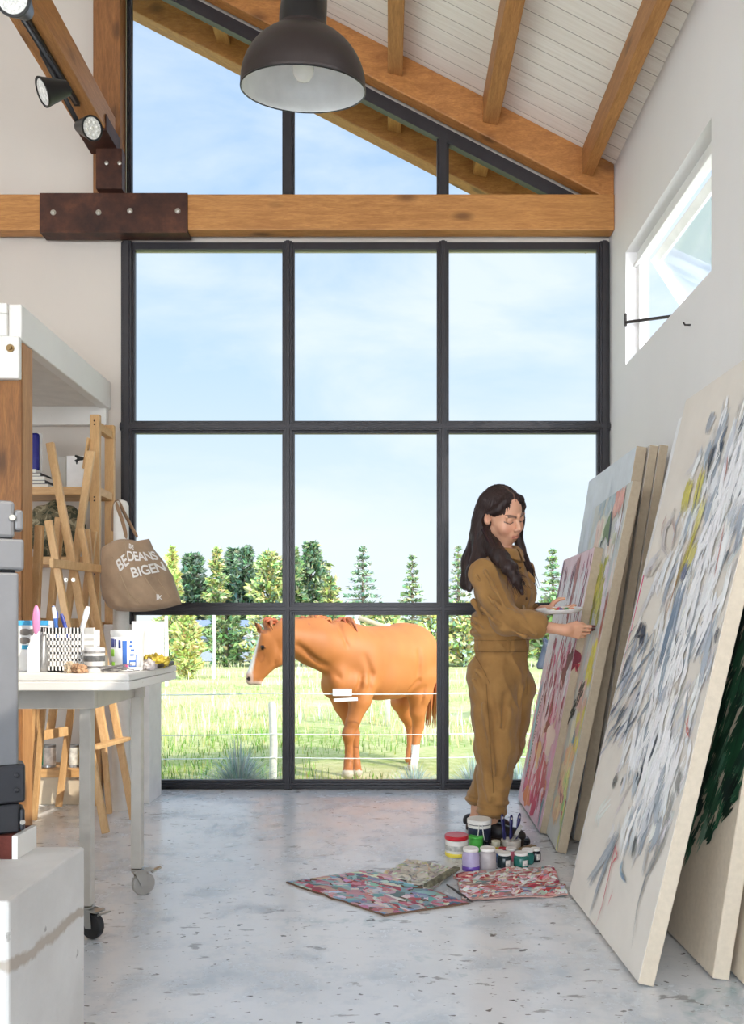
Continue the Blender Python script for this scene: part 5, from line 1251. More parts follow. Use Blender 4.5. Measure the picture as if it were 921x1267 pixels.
jarlike('paper_cup',112,2.74,22,.135,plain('white_cup',(240,240,240),.5),'white cup standing behind the tin can and the basket','cup')
jarlike('glass_jar',129,2.66,9,.05,plain('dark_jar',(140,136,130),.3),'small dark jar between the tin can and the white bucket','jar')
bu=thing('white_bucket','white plastic bucket with a blue and green label on the table','bucket',(T(158,2.68),2.68,ZT))
x=T(158,2.68); r=.053
MB().lathe([(r*.90,0),(r*.92,.004),(r,.118),(r*1.03,.12),(r*1.03,.134),(r*.97,.134),(r*.97,.122),(0,.122)],(x,2.68,ZT),40).build('body',plain('white_bucket_plastic',(240,240,238),.35),bu,smooth=True,angle=40)
def curved(bx_,by_,r0,a0,a1,z0_,z1_,name,mat,parent,n=8):
    mb=MB(); rr=lambda z: r*(.92+.08*z/.118)+r0
    mb.grid(lambda u,v_: Vector((bx_+rr(z0_+(z1_-z0_)*v_)*math.sin(a0+(a1-a0)*u),by_-rr(z0_+(z1_-z0_)*v_)*math.cos(a0+(a1-a0)*u),ZT+z0_+(z1_-z0_)*v_)),n,2); o=mb.build(name,mat,parent,smooth=True); m_=o.modifiers.new('Solid','SOLIDIFY'); m_.thickness=.0006; return o
Lb=curved(x,2.68,.001,-1.25,1.3,.012,.112,'paper_label',plain('white_label',(244,244,244),.5),bu,20)
MPB=plain('blue_label_print',(60,110,190),.5); MPN=plain('navy_label_print',(60,70,140),.5); MPG=plain('green_label_print',(150,210,60),.5,0,.5,.3,60); MPK=plain('magenta_label_print',(220,60,140),.5)
curved(x,2.68,.0018,.00,.27,.014,.10,'blue_stripe',MPB,Lb); curved(x,2.68,.0024,.10,.30,.012,.024,'magenta_spot',MPK,Lb)
curved(x,2.68,.0018,-.98,-.58,.078,.106,'navy_block',MPN,Lb); curved(x,2.68,.0018,-1.02,-.62,.048,.072,'green_block',MPG,Lb); curved(x,2.68,.0018,-1.02,-.6,.014,.030,'green_block',MPG,Lb); curved(x,2.68,.0018,-.52,-.42,.078,.104,'navy_stripe',MPN,Lb); curved(x,2.68,.0018,-.25,-.10,.075,.102,'navy_stripe',MPN,Lb)
for (a0,a1,z0_,z1_) in ((.40,.86,.030,.036),(.40,.86,.014,.018),(.40,.46,.014,.036),(.80,.86,.014,.052),(.42,.62,.078,.086),(.44,.56,.092,.10),(.5,.72,.064,.072),(.46,.7,.05,.056)): curved(x,2.68,.0018,a0,a1,z0_,z1_,'lettering',MPB,Lb,4)
# rag, crumpled paper, wire tangle, yellow pouch
def blob(name,c,r,lab,cat,mat,seed,amp=.35,group=None):
    S=SDF(np.array(c)-np.array(r)*1.9,np.array(c)+np.array(r)*1.9,min(r)/7); S.ell(c,r,None,0); V,Q=S.mesh(); N=vnormals(V,Q)
    d=np.array([abs(noise.noise(Vector((v-np.array(c))*(1.6/min(r))+Vector((seed,0,0)))))+.5*abs(noise.noise(Vector((v-np.array(c))*(3.4/min(r))+Vector((0,seed,0))))) for v in V]); V=V+N*((d-.2)*amp*min(r)*2)[:,None]
    V[:,2]=np.maximum(V[:,2],ZT); return tag(np_obj(name,V,Q,mat),lab,cat,group)
M_RAG=plain('stained_rag',(196,176,150),.9,0,.2,.35,30,.4)
blob('crumpled_rag',(T(86,2.54),2.545,ZT+.016),(.016,.014,.018),'small rolled rag in front of the slotted basket','rag',M_RAG,2)
blob('crumpled_rag',(T(98,2.54),2.54,ZT+.012),(.022,.016,.014),'crumpled brown stained rag right of the rolled rag','rag',plain('brown_rag',(176,140,110),.9,0,.2,.5,40,.5),5,.6)
rnd=random.Random(8); mb=MB()
cx,cy=T(130,2.56),2.58
for k in range(9):
    a=rnd.uniform(-.25,.25); L=rnd.uniform(.05,.09); ox,oy=rnd.gauss(0,.012),rnd.gauss(0,.014)
    pts=[(cx+ox+L*(u-.5)*2*math.cos(a),cy+oy+L*(u-.5)*2*math.sin(a)+.006*math.sin(u*9+k),ZT+.004+.002*k+.003*math.sin(u*7+k)) for u in [i/8 for i in range(9)]]; mb.tube(pts,.0016,5)
o=mb.build('wire_bundle',plain('grey_wire',(120,116,116),.5),smooth=True); tag(o,'loose bundle of grey wires in front of the white bucket','wires')
o=blob('crumpled_pouch',(T(192,2.86),2.86,ZT+.02),(.045,.03,.024),'crumpled olive yellow pouch at the far corner of the table','pouch',plain('olive_yellow_foil',(190,166,60),.35,.2,.5,.6,30,.3),7,.5)
blob('crumpled_foil',(T(180,2.70),2.72,ZT+.014),(.024,.022,.016),'crumpled white and black paper between the bucket and the yellow pouch','paper',plain('printed_paper',(190,180,176),.5,0,.5,.7,40,.3),9,.6)
mb=MB(); mb.tube([(T(193,2.78),2.78,ZT+.008),(T(200,2.84),2.84,ZT+.01),(T(207,2.9),2.9,ZT+.008),(T(213,2.98),2.98,ZT+.011)],[.006,.008,.007,.009],8); o=mb.build('paint_brush',plain('dark_brush_handle',(60,52,44),.5),smooth=True); tag(o,'dark brush lying along the far corner of the table','brush')
# translucent sheet standing behind the bucket
o=MB().box((T(163,3.0),3.0,ZT),(T(203,3.0),3.008,ZT+.165)).build('plastic_sheet',plain('frosted_plastic_sheet',(226,228,232),.3,0,.5,.04),bevel=.002); tag(o,'pale frosted plastic sheet standing behind the white bucket','sheet')
# ---- plinth and stove ----
m,t,b=new_mat('painted_concrete_block'); v=t.coord(); n=t.noise(v,3,6,.6); n2=t.noise(v,24,4)
c=t.ramp(n,[(.3,s2l((206,202,196))),(.7,s2l((228,225,220)))]); c=t.mix(t.ramp(n2,[(.70,(0,0,0)),(.74,(.8,.8,.8))]),c,s2l((150,144,136)))
sp=t.new('ShaderNodeSeparateXYZ'); t.link(v,sp.inputs[0])
line=t.math('ADD',t.math('ADD',sp.outputs['Z'],t.math('MULTIPLY',sp.outputs['Y'],.04)),t.math('MULTIPLY',t.noise(v,7,5,.6),.085)); dd=t.math('ABSOLUTE',t.math('SUBTRACT',line,.365))
c=t.mix(t.ramp(dd,[(.009,(1,1,1)),(.014,(0,0,0))]),c,s2l((184,172,158))); t.link(c,b.inputs['Base Color']); b.inputs['Roughness'].default_value=.6
bump(t,b,t.math('ADD',n2,t.ramp(dd,[(.009,(0,0,0)),(.014,(1,1,1))])),.4,.004); M_BLK=m
o=MB().box((-2.4,1.568,0),(-.735,1.96,.4665)).build('concrete_plinth',M_BLK,bevel=.006); tag(o,'white painted concrete plinth with a cracked plaster line under the stove','plinth')
M_STOVE=plain('graphite_stove_enamel',(112,112,114),.38,.35,.5,.06,14,.08); M_STOVED=plain('black_stove_iron',(44,44,48),.4,.3)
st=thing('wood_stove','dark grey cast iron stove standing on the concrete plinth at the left edge','stove',(-1.2,1.78,.4665))
Ys=1.88; k=Ys/1000; sx=lambda px:(px-480)*k; szz=lambda py:1-(py-775)*k
SB=szz(1030); st.location=(sx(24),Ys,.4665); WL[st.name]=Vector(st.location); st.rotation_euler=(0,0,math.radians(29))
MB().box((-1.45,Ys+.01,SB),(sx(20),2.26,szz(672))).build('body',M_STOVED,st,bevel=.006)
MB().box((-1.45,Ys-.012,szz(962)),(sx(22.5),Ys+.0095,szz(709))).build('door',M_STOVE,st,bevel=.005)
MB().box((-1.45,Ys-.020,szz(706)),(sx(28.5),Ys+.06,szz(668))).build('top_band',M_STOVE,st,bevel=.006)
MB().box((-1.45,Ys-.012,szz(667)),(sx(18),2.25,szz(621))).build('top_plate',M_STOVE,st,bevel=.008)
hg=MB(); hg.box((sx(18),Ys-.006,szz(657)),(sx(28),Ys+.03,szz(631))); hg.build('hinge',M_STOVE,st,bevel=.006)
bd=MB().box((-1.45,Ys-.022,szz(991)),(sx(30),Ys+.05,szz(944))).build('lower_band',M_STOVED,st,bevel=.006)
for py in (957,975): MB().lathe([(.006,0),(.006,.003),(.003,.005),(0,.005)],(sx(20),Ys-.022,szz(py)),10,axis=(0,-1,0)).build('rivet',M_STOVED,bd)
MB().box((-1.45,Ys-.008,szz(1029)),(sx(24),Ys+.05,szz(993))).box((sx(24),Ys-.012,szz(1027)),(sx(30),Ys+.05,szz(1000))).build('ash_door',M_STOVED,st,bevel=.005)
MB().lathe([(.006,0),(.006,.004),(0,.004)],(sx(27),Ys-.012,szz(1016)),10,axis=(0,-1,0)).build('latch_screw',M_BOLT,st)
MB().lathe([(.007,0),(.007,.004),(0,.004)],(sx(15.5),Ys-.012,szz(642)),10,axis=(0,-1,0)).build('latch_screw',M_BOLT,st)
br_=thing('brick_foot','dark red brick with a white painted end lifting the stove','brick',(sx(15),Ys+.05,.4665))
MB().box((-1.15,Ys-.03,.467),(sx(22),Ys+.07,SB-.0005)).build('brick',plain('dark_red_brick',(92,44,36),.85,0,.3,.2,30,.3),br_)
MB().box((sx(22)+.0005,Ys-.03,.467),(sx(29),Ys+.07,SB-.0005)).build('painted_end',M_CHIP,br_)
# ================= canvases leaning on the right wall =================
M_LINEN=plain('raw_linen_canvas',(176,160,138),.85,0,.2,.06,60,.15); M_EDGE=plain('beige_canvas_edge',(208,194,174),.85,0,.2,.05,60,.15); M_CREAM=plain('primed_cream_canvas',(222,215,205),.75,0,.3,.05,5,.05)
M_PAINT=vcol('oil_paint',.5,.25,.4,140,.08); M_STAPLE=plain('stretcher_wood',(198,164,118),.7)
class Canvas:
    def __init__(s,name,label,fb,nb,ft,th,face,edge,group=None):
        # far-bottom, near-bottom (floor points of the painted face) and far-top corner
        s.O=Vector(fb); s.W=(Vector(nb)-s.O).length; s.eu=(Vector(nb)-s.O).normalized()
        ev=Vector(ft)-s.O; ev-=s.eu*ev.dot(s.eu); s.H=ev.length; s.ev=ev.normalized(); s.n=s.eu.cross(s.ev).normalized(); s.th=th
        lift=max(0,s.n.z*th)  # keep the lower back edge on the floor
        s.O=s.O+Vector((0,0,lift+.0005)) if False else s.O+s.n*0
        dz=(s.O-s.n*th).z; s.O.z-=min(0,dz)-.0005 if dz<0 else 0
        if dz<0: s.O.z=s.O.z
        s.root=thing(name,label,'painting',tuple(s.O+s.eu*s.W/2),group)
        s.body=MB().obox(s.O-s.n*th, s.eu*s.W, s.ev*s.H, s.n*(th-.001)).build('stretched_canvas',edge,s.root,bevel=.003)
        MB().obox(s.O-s.n*.001+s.eu*.003+s.ev*.003, s.eu*(s.W-.006), s.ev*(s.H-.006), s.n*.001).build('painted_face',face,s.root)
        s.mb=MB(); s.k=0; s.mbd=[]
    def pt(s,u,v,h=0): return s.O+s.eu*u+s.ev*v+s.n*h
    def px2uv(s,px,py):
        d=Vector(((px-480)/1000,1,-(py-775)/1000)); o=Vector((0,0,1)); t_=(s.O-o).dot(s.n)/d.dot(s.n); q=o+d*t_-s.O; return q.dot(s.eu),q.dot(s.ev)
    def stroke(s,path,w,c,rnd,fil=4,jit=.12,dry=.25,taper=.5):
        # one brush stroke made of a few bristle tracks
        P2=[Vector(p) for p in path]; n=len(P2)
        for f in range(fil):
            off=((f+.5)/fil-.5)*w+rnd.gauss(0,w*.05); ww=w/fil*rnd.uniform(.95,1.6)/2; st=rnd.random()*dry; en=1-rnd.random()*dry
            lj=1+rnd.gauss(0,jit); cc=tuple(max(0,min(1,k*lj*(1+rnd.gauss(0,jit*.15)))) for k in s2l(c)); s.k+=1; h=.0004+s.k*2.2e-6; vs=[]; m=max(5,n*3)
            for i in range(m):
                t_=(st+(en-st)*i/(m-1))*(n-1); j=min(int(t_),n-2); fr=t_-j; p=P2[j].lerp(P2[j+1],fr); d=(P2[min(j+1,n-1)]-P2[max(j-0,0)]); d=d.normalized() if d.length>1e-9 else Vector((0,1)); nn=Vector((-d.y,d.x))
                prof=min(1,(.25+3*i/(m-1)))*min(1,(.12+2.2*(1-i/(m-1)))) if taper else 1
                wv=ww*prof*(1+.25*math.sin(i*2.3+f*5+s.k))
                for sg in (1,-1):
                    q=p+nn*(off*(1-.3*taper*i/m)+sg*wv); vs.append(s.pt(min(s.W-.004,max(.004,q.x)),min(s.H-.004,max(.004,q.y)),h))
            fs=[(2*i,2*i+1,2*i+3,2*i+2) for i in range(m-1)]
            s.mb.add(vs,fs,0,cc)
    def blob(s,u,v,ru,rv,c,rnd,ang=0):
        s.k+=1; h=.0004+s.k*2.2e-6; vs=[]; N=18; ph=rnd.random()*9
        for i in range(N):
            a=2*PI*i/N; r=1+.18*math.sin(3*a+ph)+.12*math.sin(5*a-ph)+rnd.gauss(0,.05); x=ru*r*math.cos(a); y=rv*r*math.sin(a)
            uu=u+x*math.cos(ang)-y*math.sin(ang); vv=v+x*math.sin(ang)+y*math.cos(ang); vs.append(s.pt(min(s.W-.004,max(.004,uu)),min(s.H-.004,max(.004,vv)),h))
        s.mb.add(vs,[tuple(range(N))],0,s2l(c))
    def finish(s,name='brushwork'):
        if s.mb.v: s.mb.build(name,M_PAINT,s.root)
rnd=random.Random(21)
def jc(c,a=14):
    g=rnd.gauss(0,a); return tuple(max(0,min(255,k+g+rnd.gauss(0,a*.25))) for k in c)
# --- the big grey and white abstract ---
big=Canvas('painting','tall abstract painting of white, grey and yellow strokes, nearest the viewer','',0,0,0,0,0) if False else Canvas('painting','tall abstract painting of white, grey and yellow strokes on cream, largest and foremost',F(704,1108),F(790,1222),P(851,497,3.0),.045,M_CREAM,M_EDGE)
def pxs(cv,pts,w,c,fil=5,jit=.1,dry=.2,taper=.5): cv.stroke([cv.px2uv(*p) for p in pts],w,c,rnd,fil,jit,dry,taper)
spine=[(925,520),(905,590),(880,665),(858,735),(835,800),(815,870),(808,930),(806,985),(790,1040)]
def spine_at(t_):
    k=t_*(len(spine)-1); i=min(int(k),len(spine)-2); f=k-i; return spine[i][0]*(1-f)+spine[i+1][0]*f, spine[i][1]*(1-f)+spine[i+1][1]*f
for i in range(170):      # pale washes first
    t_=rnd.random(); x,y=spine_at(t_); x+=rnd.gauss(0,30); y+=rnd.gauss(0,18); L=rnd.uniform(30,75); sl=rnd.uniform(.25,.6)
    pxs(big,[(x+sl*L*.5,y-L*.5),(x+rnd.gauss(0,3),y),(x-sl*L*.5,y+L*.5)],rnd.uniform(.02,.05),jc(rnd.choice([(220,216,212),(210,208,208),(232,230,226),(214,206,198),(226,226,228)]),6),6,.06)
for i in range(300):
    t_=rnd.random()**1.1; x,y=spine_at(t_); wd=22 if t_<.25 else 30 if t_<.7 else 13; x+=rnd.gauss(0,wd); y+=rnd.gauss(0,14); L=rnd.uniform(26,84); sl=rnd.uniform(.16,.42); b_=rnd.gauss(0,2.5)
    c=rnd.choice([(238,238,238),(232,234,236),(244,242,240),(226,228,230),(240,238,232),(210,213,218),(190,196,204),(170,178,188)] if rnd.random()<.955 else [(110,120,136),(70,80,96),(108,120,136)])
    pxs(big,[(x+sl*L*.5,y-L*.5),(x+b_,y),(x-sl*L*.5,y+L*.5)],rnd.uniform(.012,.042),jc(c,3),rnd.choice((3,4,5)),.05,.22)
for i in range(36):      # blue-grey drag marks lower left
    x=rnd.uniform(745,800); y=rnd.uniform(770,900)+(800-x)*.6; L=rnd.uniform(18,50)
    pxs(big,[(x+.45*L,y-L*.6),(x,y),(x-.25*L,y+L*.5)],rnd.uniform(.005,.014),jc(rnd.choice([(112,122,138),(140,150,162),(92,102,116),(172,180,188),(156,166,178)]),6),4,.08,.35)
for i in range(110):      # last, the brightest whites on top
    t_=rnd.uniform(.05,.82); x,y=spine_at(t_); x+=rnd.gauss(6,16); y+=rnd.gauss(0,10); L=rnd.uniform(34,95); sl=rnd.uniform(.16,.4)
    pxs(big,[(x+sl*L*.5,y-L*.5),(x+rnd.gauss(0,3),y),(x-sl*L*.5,y+L*.5)],rnd.uniform(.014,.04),jc((244,244,244),2),4,.03,.25)
for (pts,w_,c) in (
 ([(886,508),(880,523),(876,540)],.035,(164,166,170)),([(889,548),(882,566),(877,588)],.02,(84,84,88)),([(887,556),(880,578),(876,600)],.012,(60,62,66)),
 ([(860,590),(852,612),(847,642)],.06,(206,194,84)),([(874,576),(867,604),(860,640)],.05,(212,202,104)),([(876,612),(868,640),(858,670)],.035,(220,212,140)),([(866,668),(856,694),(846,716)],.05,(206,196,116)),([(868,640),(856,680),(836,726)],.018,(190,178,70)),([(860,660),(846,700),(832,745)],.014,(178,160,96)),
 ([(838,640),(826,652),(822,676),(832,690)],.03,(204,196,192)),([(834,642),(838,660),(832,684)],.012,(190,164,156)),([(829,634),(822,650),(820,668)],.008,(186,150,140)),
 ([(856,694),(849,710),(845,724)],.04,(116,122,146)),([(848,720),(838,756),(830,800)],.06,(150,162,178)),([(842,740),(828,786),(816,834)],.04,(120,138,158)),([(836,780),(824,830),(816,870)],.03,(166,180,192)),
 ([(797,768),(793,780),(786,792)],.022,(64,68,80)),([(800,786),(790,789)],.012,(58,62,74)),
 ([(783,806),(776,826),(768,846)],.022,(94,104,120)),([(777,872),(769,886),(764,900)],.02,(86,96,112)),([(818,905),(811,928),(803,950)],.016,(90,96,106)),
 ([(767,958),(762,968),(761,978)],.022,(122,122,122)),([(774,962),(770,974)],.010,(110,112,114)),
 ([(791,1030),(787,1048),(784,1064)],.018,(88,90,94)),
 ([(768,1026),(758,1048),(744,1070),(731,1102)],.035,(170,176,184)),([(770,1030),(756,1060),(742,1100),(731,1140)],.024,(150,158,168)),([(757,1050),(738,1078),(728,1092)],.02,(180,184,188)),
 ([(766,1040),(762,1056),(756,1084),(748,1120),(738,1152)],.006,(196,66,84)),([(764,1046),(766,1060),(758,1072)],.008,(206,84,98)),([(762,1100),(754,1124)],.004,(214,120,130)),
 ([(774,1062),(770,1078),(776,1092)],.016,(150,170,186)),([(771,1080),(778,1094)],.01,(120,140,160)),
 ([(831,1006),(826,1036),(814,1064),(802,1086),(792,1120),(784,1176)],.010,(142,142,142)),([(824,1020),(812,1060),(800,1090)],.012,(168,166,164)),([(806,1040),(800,1070),(797,1090)],.02,(190,188,186)),
 ([(838,972),(830,1004),(822,1034)],.014,(160,158,156)),([(846,950),(840,972),(842,985)],.02,(150,148,146)),
 ([(856,884),(852,905),(858,915)],.006,(214,110,100)),([(850,890),(856,906),(851,914)],.005,(206,120,110)),([(904,560),(902,582),(898,600)],.006,(190,120,104)),([(901,640),(892,690),(886,720)],.006,(206,150,140)),([(846,700),(834,740),(824,770)],.006,(170,120,90)),
 ([(906,678),(902,690),(899,700)],.014,(110,116,120)),([(894,775),(889,786),(888,800)],.016,(84,88,98)),
 ([(822,690),(812,705),(806,716)],.02,(208,200,190)),([(808,700),(802,720)],.014,(200,190,182))):
    pxs(big,pts,w_,c,6,.07,.15)
big.finish()
# --- behind the big one: white and pink edged canvases, green canvas, another at the wall ---
def floorpt(px_s,X,s): return Vector((X,1000/s,0))
pk=Canvas('painting','canvas with a bright pink edge tucked right behind the big grey abstract','','','',0,0,0) if False else Canvas('painting','canvas with a bright pink edge tucked right behind the big grey abstract',Vector((.737,3.19,0)),Vector((.745,2.5,0)),Vector((1.011,3.19,1.204)),.025,M_CREAM,M_LINEN)
for i in range(6): pk.stroke([(.012+.003*i,pk.H*(1-j/8)) for j in range(9)],.03,(218,54,116),rnd,3,.06,.02,0)
pk.finish()
wt=Canvas('painting','plain white canvas between the pink edged canvas and the wall, behind the big abstract',Vector((.775,3.36,0)),Vector((.790,2.85,0)),Vector((1.215,3.36,1.86)),.03,M_WHITE,M_WHITE)
wt.finish()
gn=Canvas('painting','dark green painting with a bare beige lower edge standing behind the big abstract',Vector((.908,2.80,0)),F(882,1214),Vector((.908+.27,2.80,1.72)),.048,M_EDGE,M_EDGE)
for i in range(420):
    u=gn.W*(rnd.random()**.8); lo=.12+.55*((u/gn.W)**1.6)*.75; v_=rnd.uniform(lo,1.68); 
    c=rnd.choice([(22,58,40),(30,74,50),(16,44,32),(44,92,66),(12,34,26),(70,110,86)] if rnd.random()<.93 else [(120,150,130),(96,132,112)])
    L=rnd.uniform(.06,.22); gn.stroke([(u+.03,min(1.7,v_+L*.5)),(u,v_),(u-.035,max(lo-.02,v_-L*.5))],rnd.uniform(.015,.05),jc(c,4),rnd,5,.12,.3)
gn.finish()
w2=Canvas('painting','beige canvas edge in the right bottom corner, nearest the wall',Vector((.992,2.6,0)),Vector((.985,2.235,0)),Vector((.992+.22,2.6,1.5)),.05,M_EDGE,M_EDGE); w2.finish()
# --- pink drip painting ---
A=Canvas('painting','pink and crimson drip painting, smallest and farthest of the leaning row',F(641,990),F(668,1033),P(697.5,695,4.65),.048,plain('pink_ground',(236,206,214),.6),M_LINEN)
W_,H_=A.W,A.H
def vstroke(cv,u,v0,v1,w,c,wob=.01,fil=3,jit=.1,dry=.25):
    n=5; cv.stroke([(u+rnd.gauss(0,wob),v0+(v1-v0)*i/(n-1)) for i in range(n)],w,c,rnd,fil,jit,dry,.3)
for i in range(60): vstroke(A,rnd.uniform(0,W_),H_*rnd.uniform(.72,1.0),H_*rnd.uniform(.45,.75),rnd.uniform(.05,.10),jc((244,238,242),3),.006,4,.02)
for i in range(40): vstroke(A,rnd.uniform(0,W_),H_*rnd.uniform(.2,.5),H_*rnd.uniform(.0,.35),rnd.uniform(.05,.11),jc(rnd.choice([(236,160,190),(240,186,206),(232,130,164),(244,206,214),(238,200,184)]),5),.01,4,.05)
vstroke(A,W_*.60,H_*.99,H_*.80,.075,(178,108,100),.006,5,.08,.06); vstroke(A,W_*.57,H_*.86,H_*.70,.055,(166,84,80),.006,4,.08,.1)
vstroke(A,W_*.05,H_*1.0,H_*.8,.035,(120,60,90),.005,3); vstroke(A,W_*.88,H_*1.0,H_*.82,.022,(176,80,110),.005,3)
for i in range(34):
    v0=rnd.uniform(.62,1.0); c=rnd.choice([(140,30,60),(160,44,80),(186,80,112),(110,20,46)])
    vstroke(A,rnd.uniform(0,W_),H_*v0,H_*max(.55,v0-rnd.uniform(.05,.2)),rnd.uniform(.008,.018),jc(c,5),.008,2,.08)
for i in range(90):
    v0=rnd.uniform(.44,.70); vstroke(A,rnd.uniform(W_*.2,W_*.98),H_*v0,H_*(v0-rnd.uniform(.04,.13)),rnd.uniform(.014,.04),jc(rnd.choice([(156,30,70),(196,70,112),(214,110,150),(120,16,44),(238,190,208),(246,236,242)]),6),.012,3,.1)
for i in range(24):
    v0=rnd.uniform(.5,.8); vstroke(A,rnd.uniform(0,W_),H_*v0,H_*(v0-rnd.uniform(.06,.16)),rnd.uniform(.012,.03),jc((248,244,247),2),.008,2,.03)
vstroke(A,W_*.62,H_*.47,H_*.34,.045,(134,40,44),.004,3,.08,.08); A.blob(W_*.60,H_*.345,.06,.035,(150,50,52),rnd,.4)
A.blob(W_*.9,H_*.60,.07,.04,(100,14,40),rnd,.5); A.blob(W_*.82,H_*.55,.06,.045,(120,20,48),rnd)
for (u,v_,ru,rv,c) in ((.55,.10,.15,.11,(214,74,110)),(.72,.17,.11,.10,(200,56,86)),(.35,.06,.11,.07,(234,140,90)),(.87,.07,.09,.09,(242,200,212)),(.45,.23,.09,.07,(238,180,130)),(.62,.05,.10,.05,(208,64,100)),(.77,.31,.10,.08,(246,214,204)),(.2,.12,.07,.09,(220,100,140))): A.blob(W_*u,H_*v_,ru,rv,c,rnd)
for i in range(34): vstroke(A,W_*rnd.uniform(.2,1),H_*rnd.uniform(.03,.34),H_*rnd.uniform(.0,.2),rnd.uniform(.014,.04),jc(rnd.choice([(232,120,156),(244,200,214),(212,64,104),(240,164,124),(248,232,232),(196,44,76)]),6),.012,3,.08)
vstroke(A,W_*.12,H_*.5,H_*.06,.06,(164,206,222),.006,4,.05,.06); vstroke(A,W_*.92,H_*.12,H_*.0,.04,(120,150,156),.006,3,.08,.1)
for i in range(26): A.blob(W_*(.22-.004*i*.3)+rnd.gauss(0,.004),H_*(.44-.013*i),.010,.006,(40,34,36),rnd)
A.finish()
# crimson paint spilt over its near edge
mb=MB(); sde=lambda d,v_: A.O+A.eu*(A.W+.0012)-A.n*d+A.ev*v_
z0_=H_*.60; mb.add([sde(.0,z0_+.06),sde(.030,z0_+.045),sde(.046,z0_+.01),sde(.026,z0_-.005),sde(.034,z0_-.055),sde(.018,z0_-.02),sde(.0,z0_-.05)],[(0,1,2,3,4,5,6)],0,s2l((110,20,40))); mb.add([sde(.012,z0_-.012),sde(.040,z0_-.004),sde(.024,z0_-.05)],[(0,1,2)],0,s2l((176,60,70)))
o=mb.build('paint_spill',M_PAINT,A.root); m_=o.modifiers.new('Solid','SOLIDIFY'); m_.thickness=.001
# --- green and yellow painting ---
B=Canvas('painting','green, yellow and peach painting standing behind the pink one, where the woman paints',Vector((.782,4.32,0)),F(689.5,1057),P(737,629,4.32),.042,plain('pale_grey_ground',(206,206,198),.6),M_LINEN)
W_,H_=B.W,B.H
for i in range(60): vstroke(B,rnd.uniform(0,W_),H_*rnd.uniform(.1,1),H_*rnd.uniform(0,.9),rnd.uniform(.05,.11),jc(rnd.choice([(222,222,214),(228,214,204),(210,216,214),(230,226,200)]),4),.01,4,.03)
def region(x0,y0,x1,y1,n,w,cols,L=.10,jit=.06):       # strokes along the lean inside a strip of the picture
    for i in range(n):
        t_=rnd.random(); x=x0+(x1-x0)*t_+rnd.uniform(-1,1)*region.wd; y=y0+(y1-y0)*t_; u,v_=B.px2uv(x,y); vstroke(B,u,v_+L/2,v_-L/2,w*rnd.uniform(.6,1.3),jc(rnd.choice(cols),5),.006,3,jit)
region.wd=9; region(770,606,744,632,26,.05,[(168,184,190),(184,196,200),(156,172,180)],.12)
region.wd=4; region(742,650,736,676,14,.05,[(240,212,194),(236,200,180)],.10)
region.wd=5; region(771,608,764,634,18,.05,[(232,168,148),(238,182,160),(224,150,134)],.10)
region.wd=4; region(768,640,764,656,10,.04,[(240,238,242)],.08)
region.wd=5; region(757,668,748,700,14,.05,[(240,226,206),(236,232,226),(238,206,186)],.08)
def ppoly(pts,c): 
    B.k+=1; h=.0008+B.k*2.2e-6; B.mb.add([B.pt(*B.px2uv(x,y),h) for x,y in pts],[tuple(range(len(pts)))],0,s2l(c))
ppoly([(757,632),(755,650),(753,673),(750,664),(745,673),(748,655)],(104,124,48)); ppoly([(757,632),(758.6,634),(756.5,655),(754,676),(752.6,675),(755,650)],(24,22,20)); ppoly([(750,663),(745,672),(743,679),(744,671)],(26,24,22))
region.wd=5; region(748,695,736,768,60,.04,[(184,184,60),(156,154,50),(210,204,96),(204,190,120),(140,132,56)],.09)
region.wd=2; region(752,700,746,756,20,.03,[(224,208,222),(236,230,236)],.09)
region.wd=4; region(736,790,722,842,30,.045,[(218,216,206),(206,208,202),(226,214,206)],.10)
B.stroke([B.px2uv(753.5,730),B.px2uv(750,752),B.px2uv(745,775),B.px2uv(740,797)],.045,(176,104,88),rnd,4,.08,.05,.1); B.stroke([B.px2uv(776,600),B.px2uv(770,640),B.px2uv(762,680)],.012,(150,96,60),rnd,2,.08,.05,.1)
region.wd=3; region(737,800,727,842,22,.04,[(222,212,80),(206,198,70),(232,224,130)],.09)
region.wd=4; region(722,846,716,872,18,.05,[(234,196,190),(226,180,176),(238,214,196)],.09)
for i in range(40):
    t_=rnd.random(); u,v_=B.px2uv(723-18*t_+rnd.gauss(0,1.2),846+48*t_); B.blob(u,v_,.022,.009,(24,24,22),rnd,.9)
region.wd=4; region(722,872,712,930,26,.045,[(230,220,120),(226,206,160),(222,190,176),(206,210,150)],.10)
B.stroke([B.px2uv(713,905),B.px2uv(708,925),B.px2uv(703,950)],.05,(120,160,184),rnd,4,.06,.05,.1)
region.wd=5; region(706,930,690,1010,34,.06,[(240,206,160),(238,196,150),(234,214,180),(230,180,160)],.12)
region.wd=3; region(702,960,694,1045,22,.045,[(226,220,140),(150,196,130),(206,214,150)],.12)
for i in range(10): u,v_=B.px2uv(rnd.uniform(692,702),rnd.uniform(955,1010)); B.blob(u,v_,.014,.022,(180,110,116),rnd,.3)
B.finish()
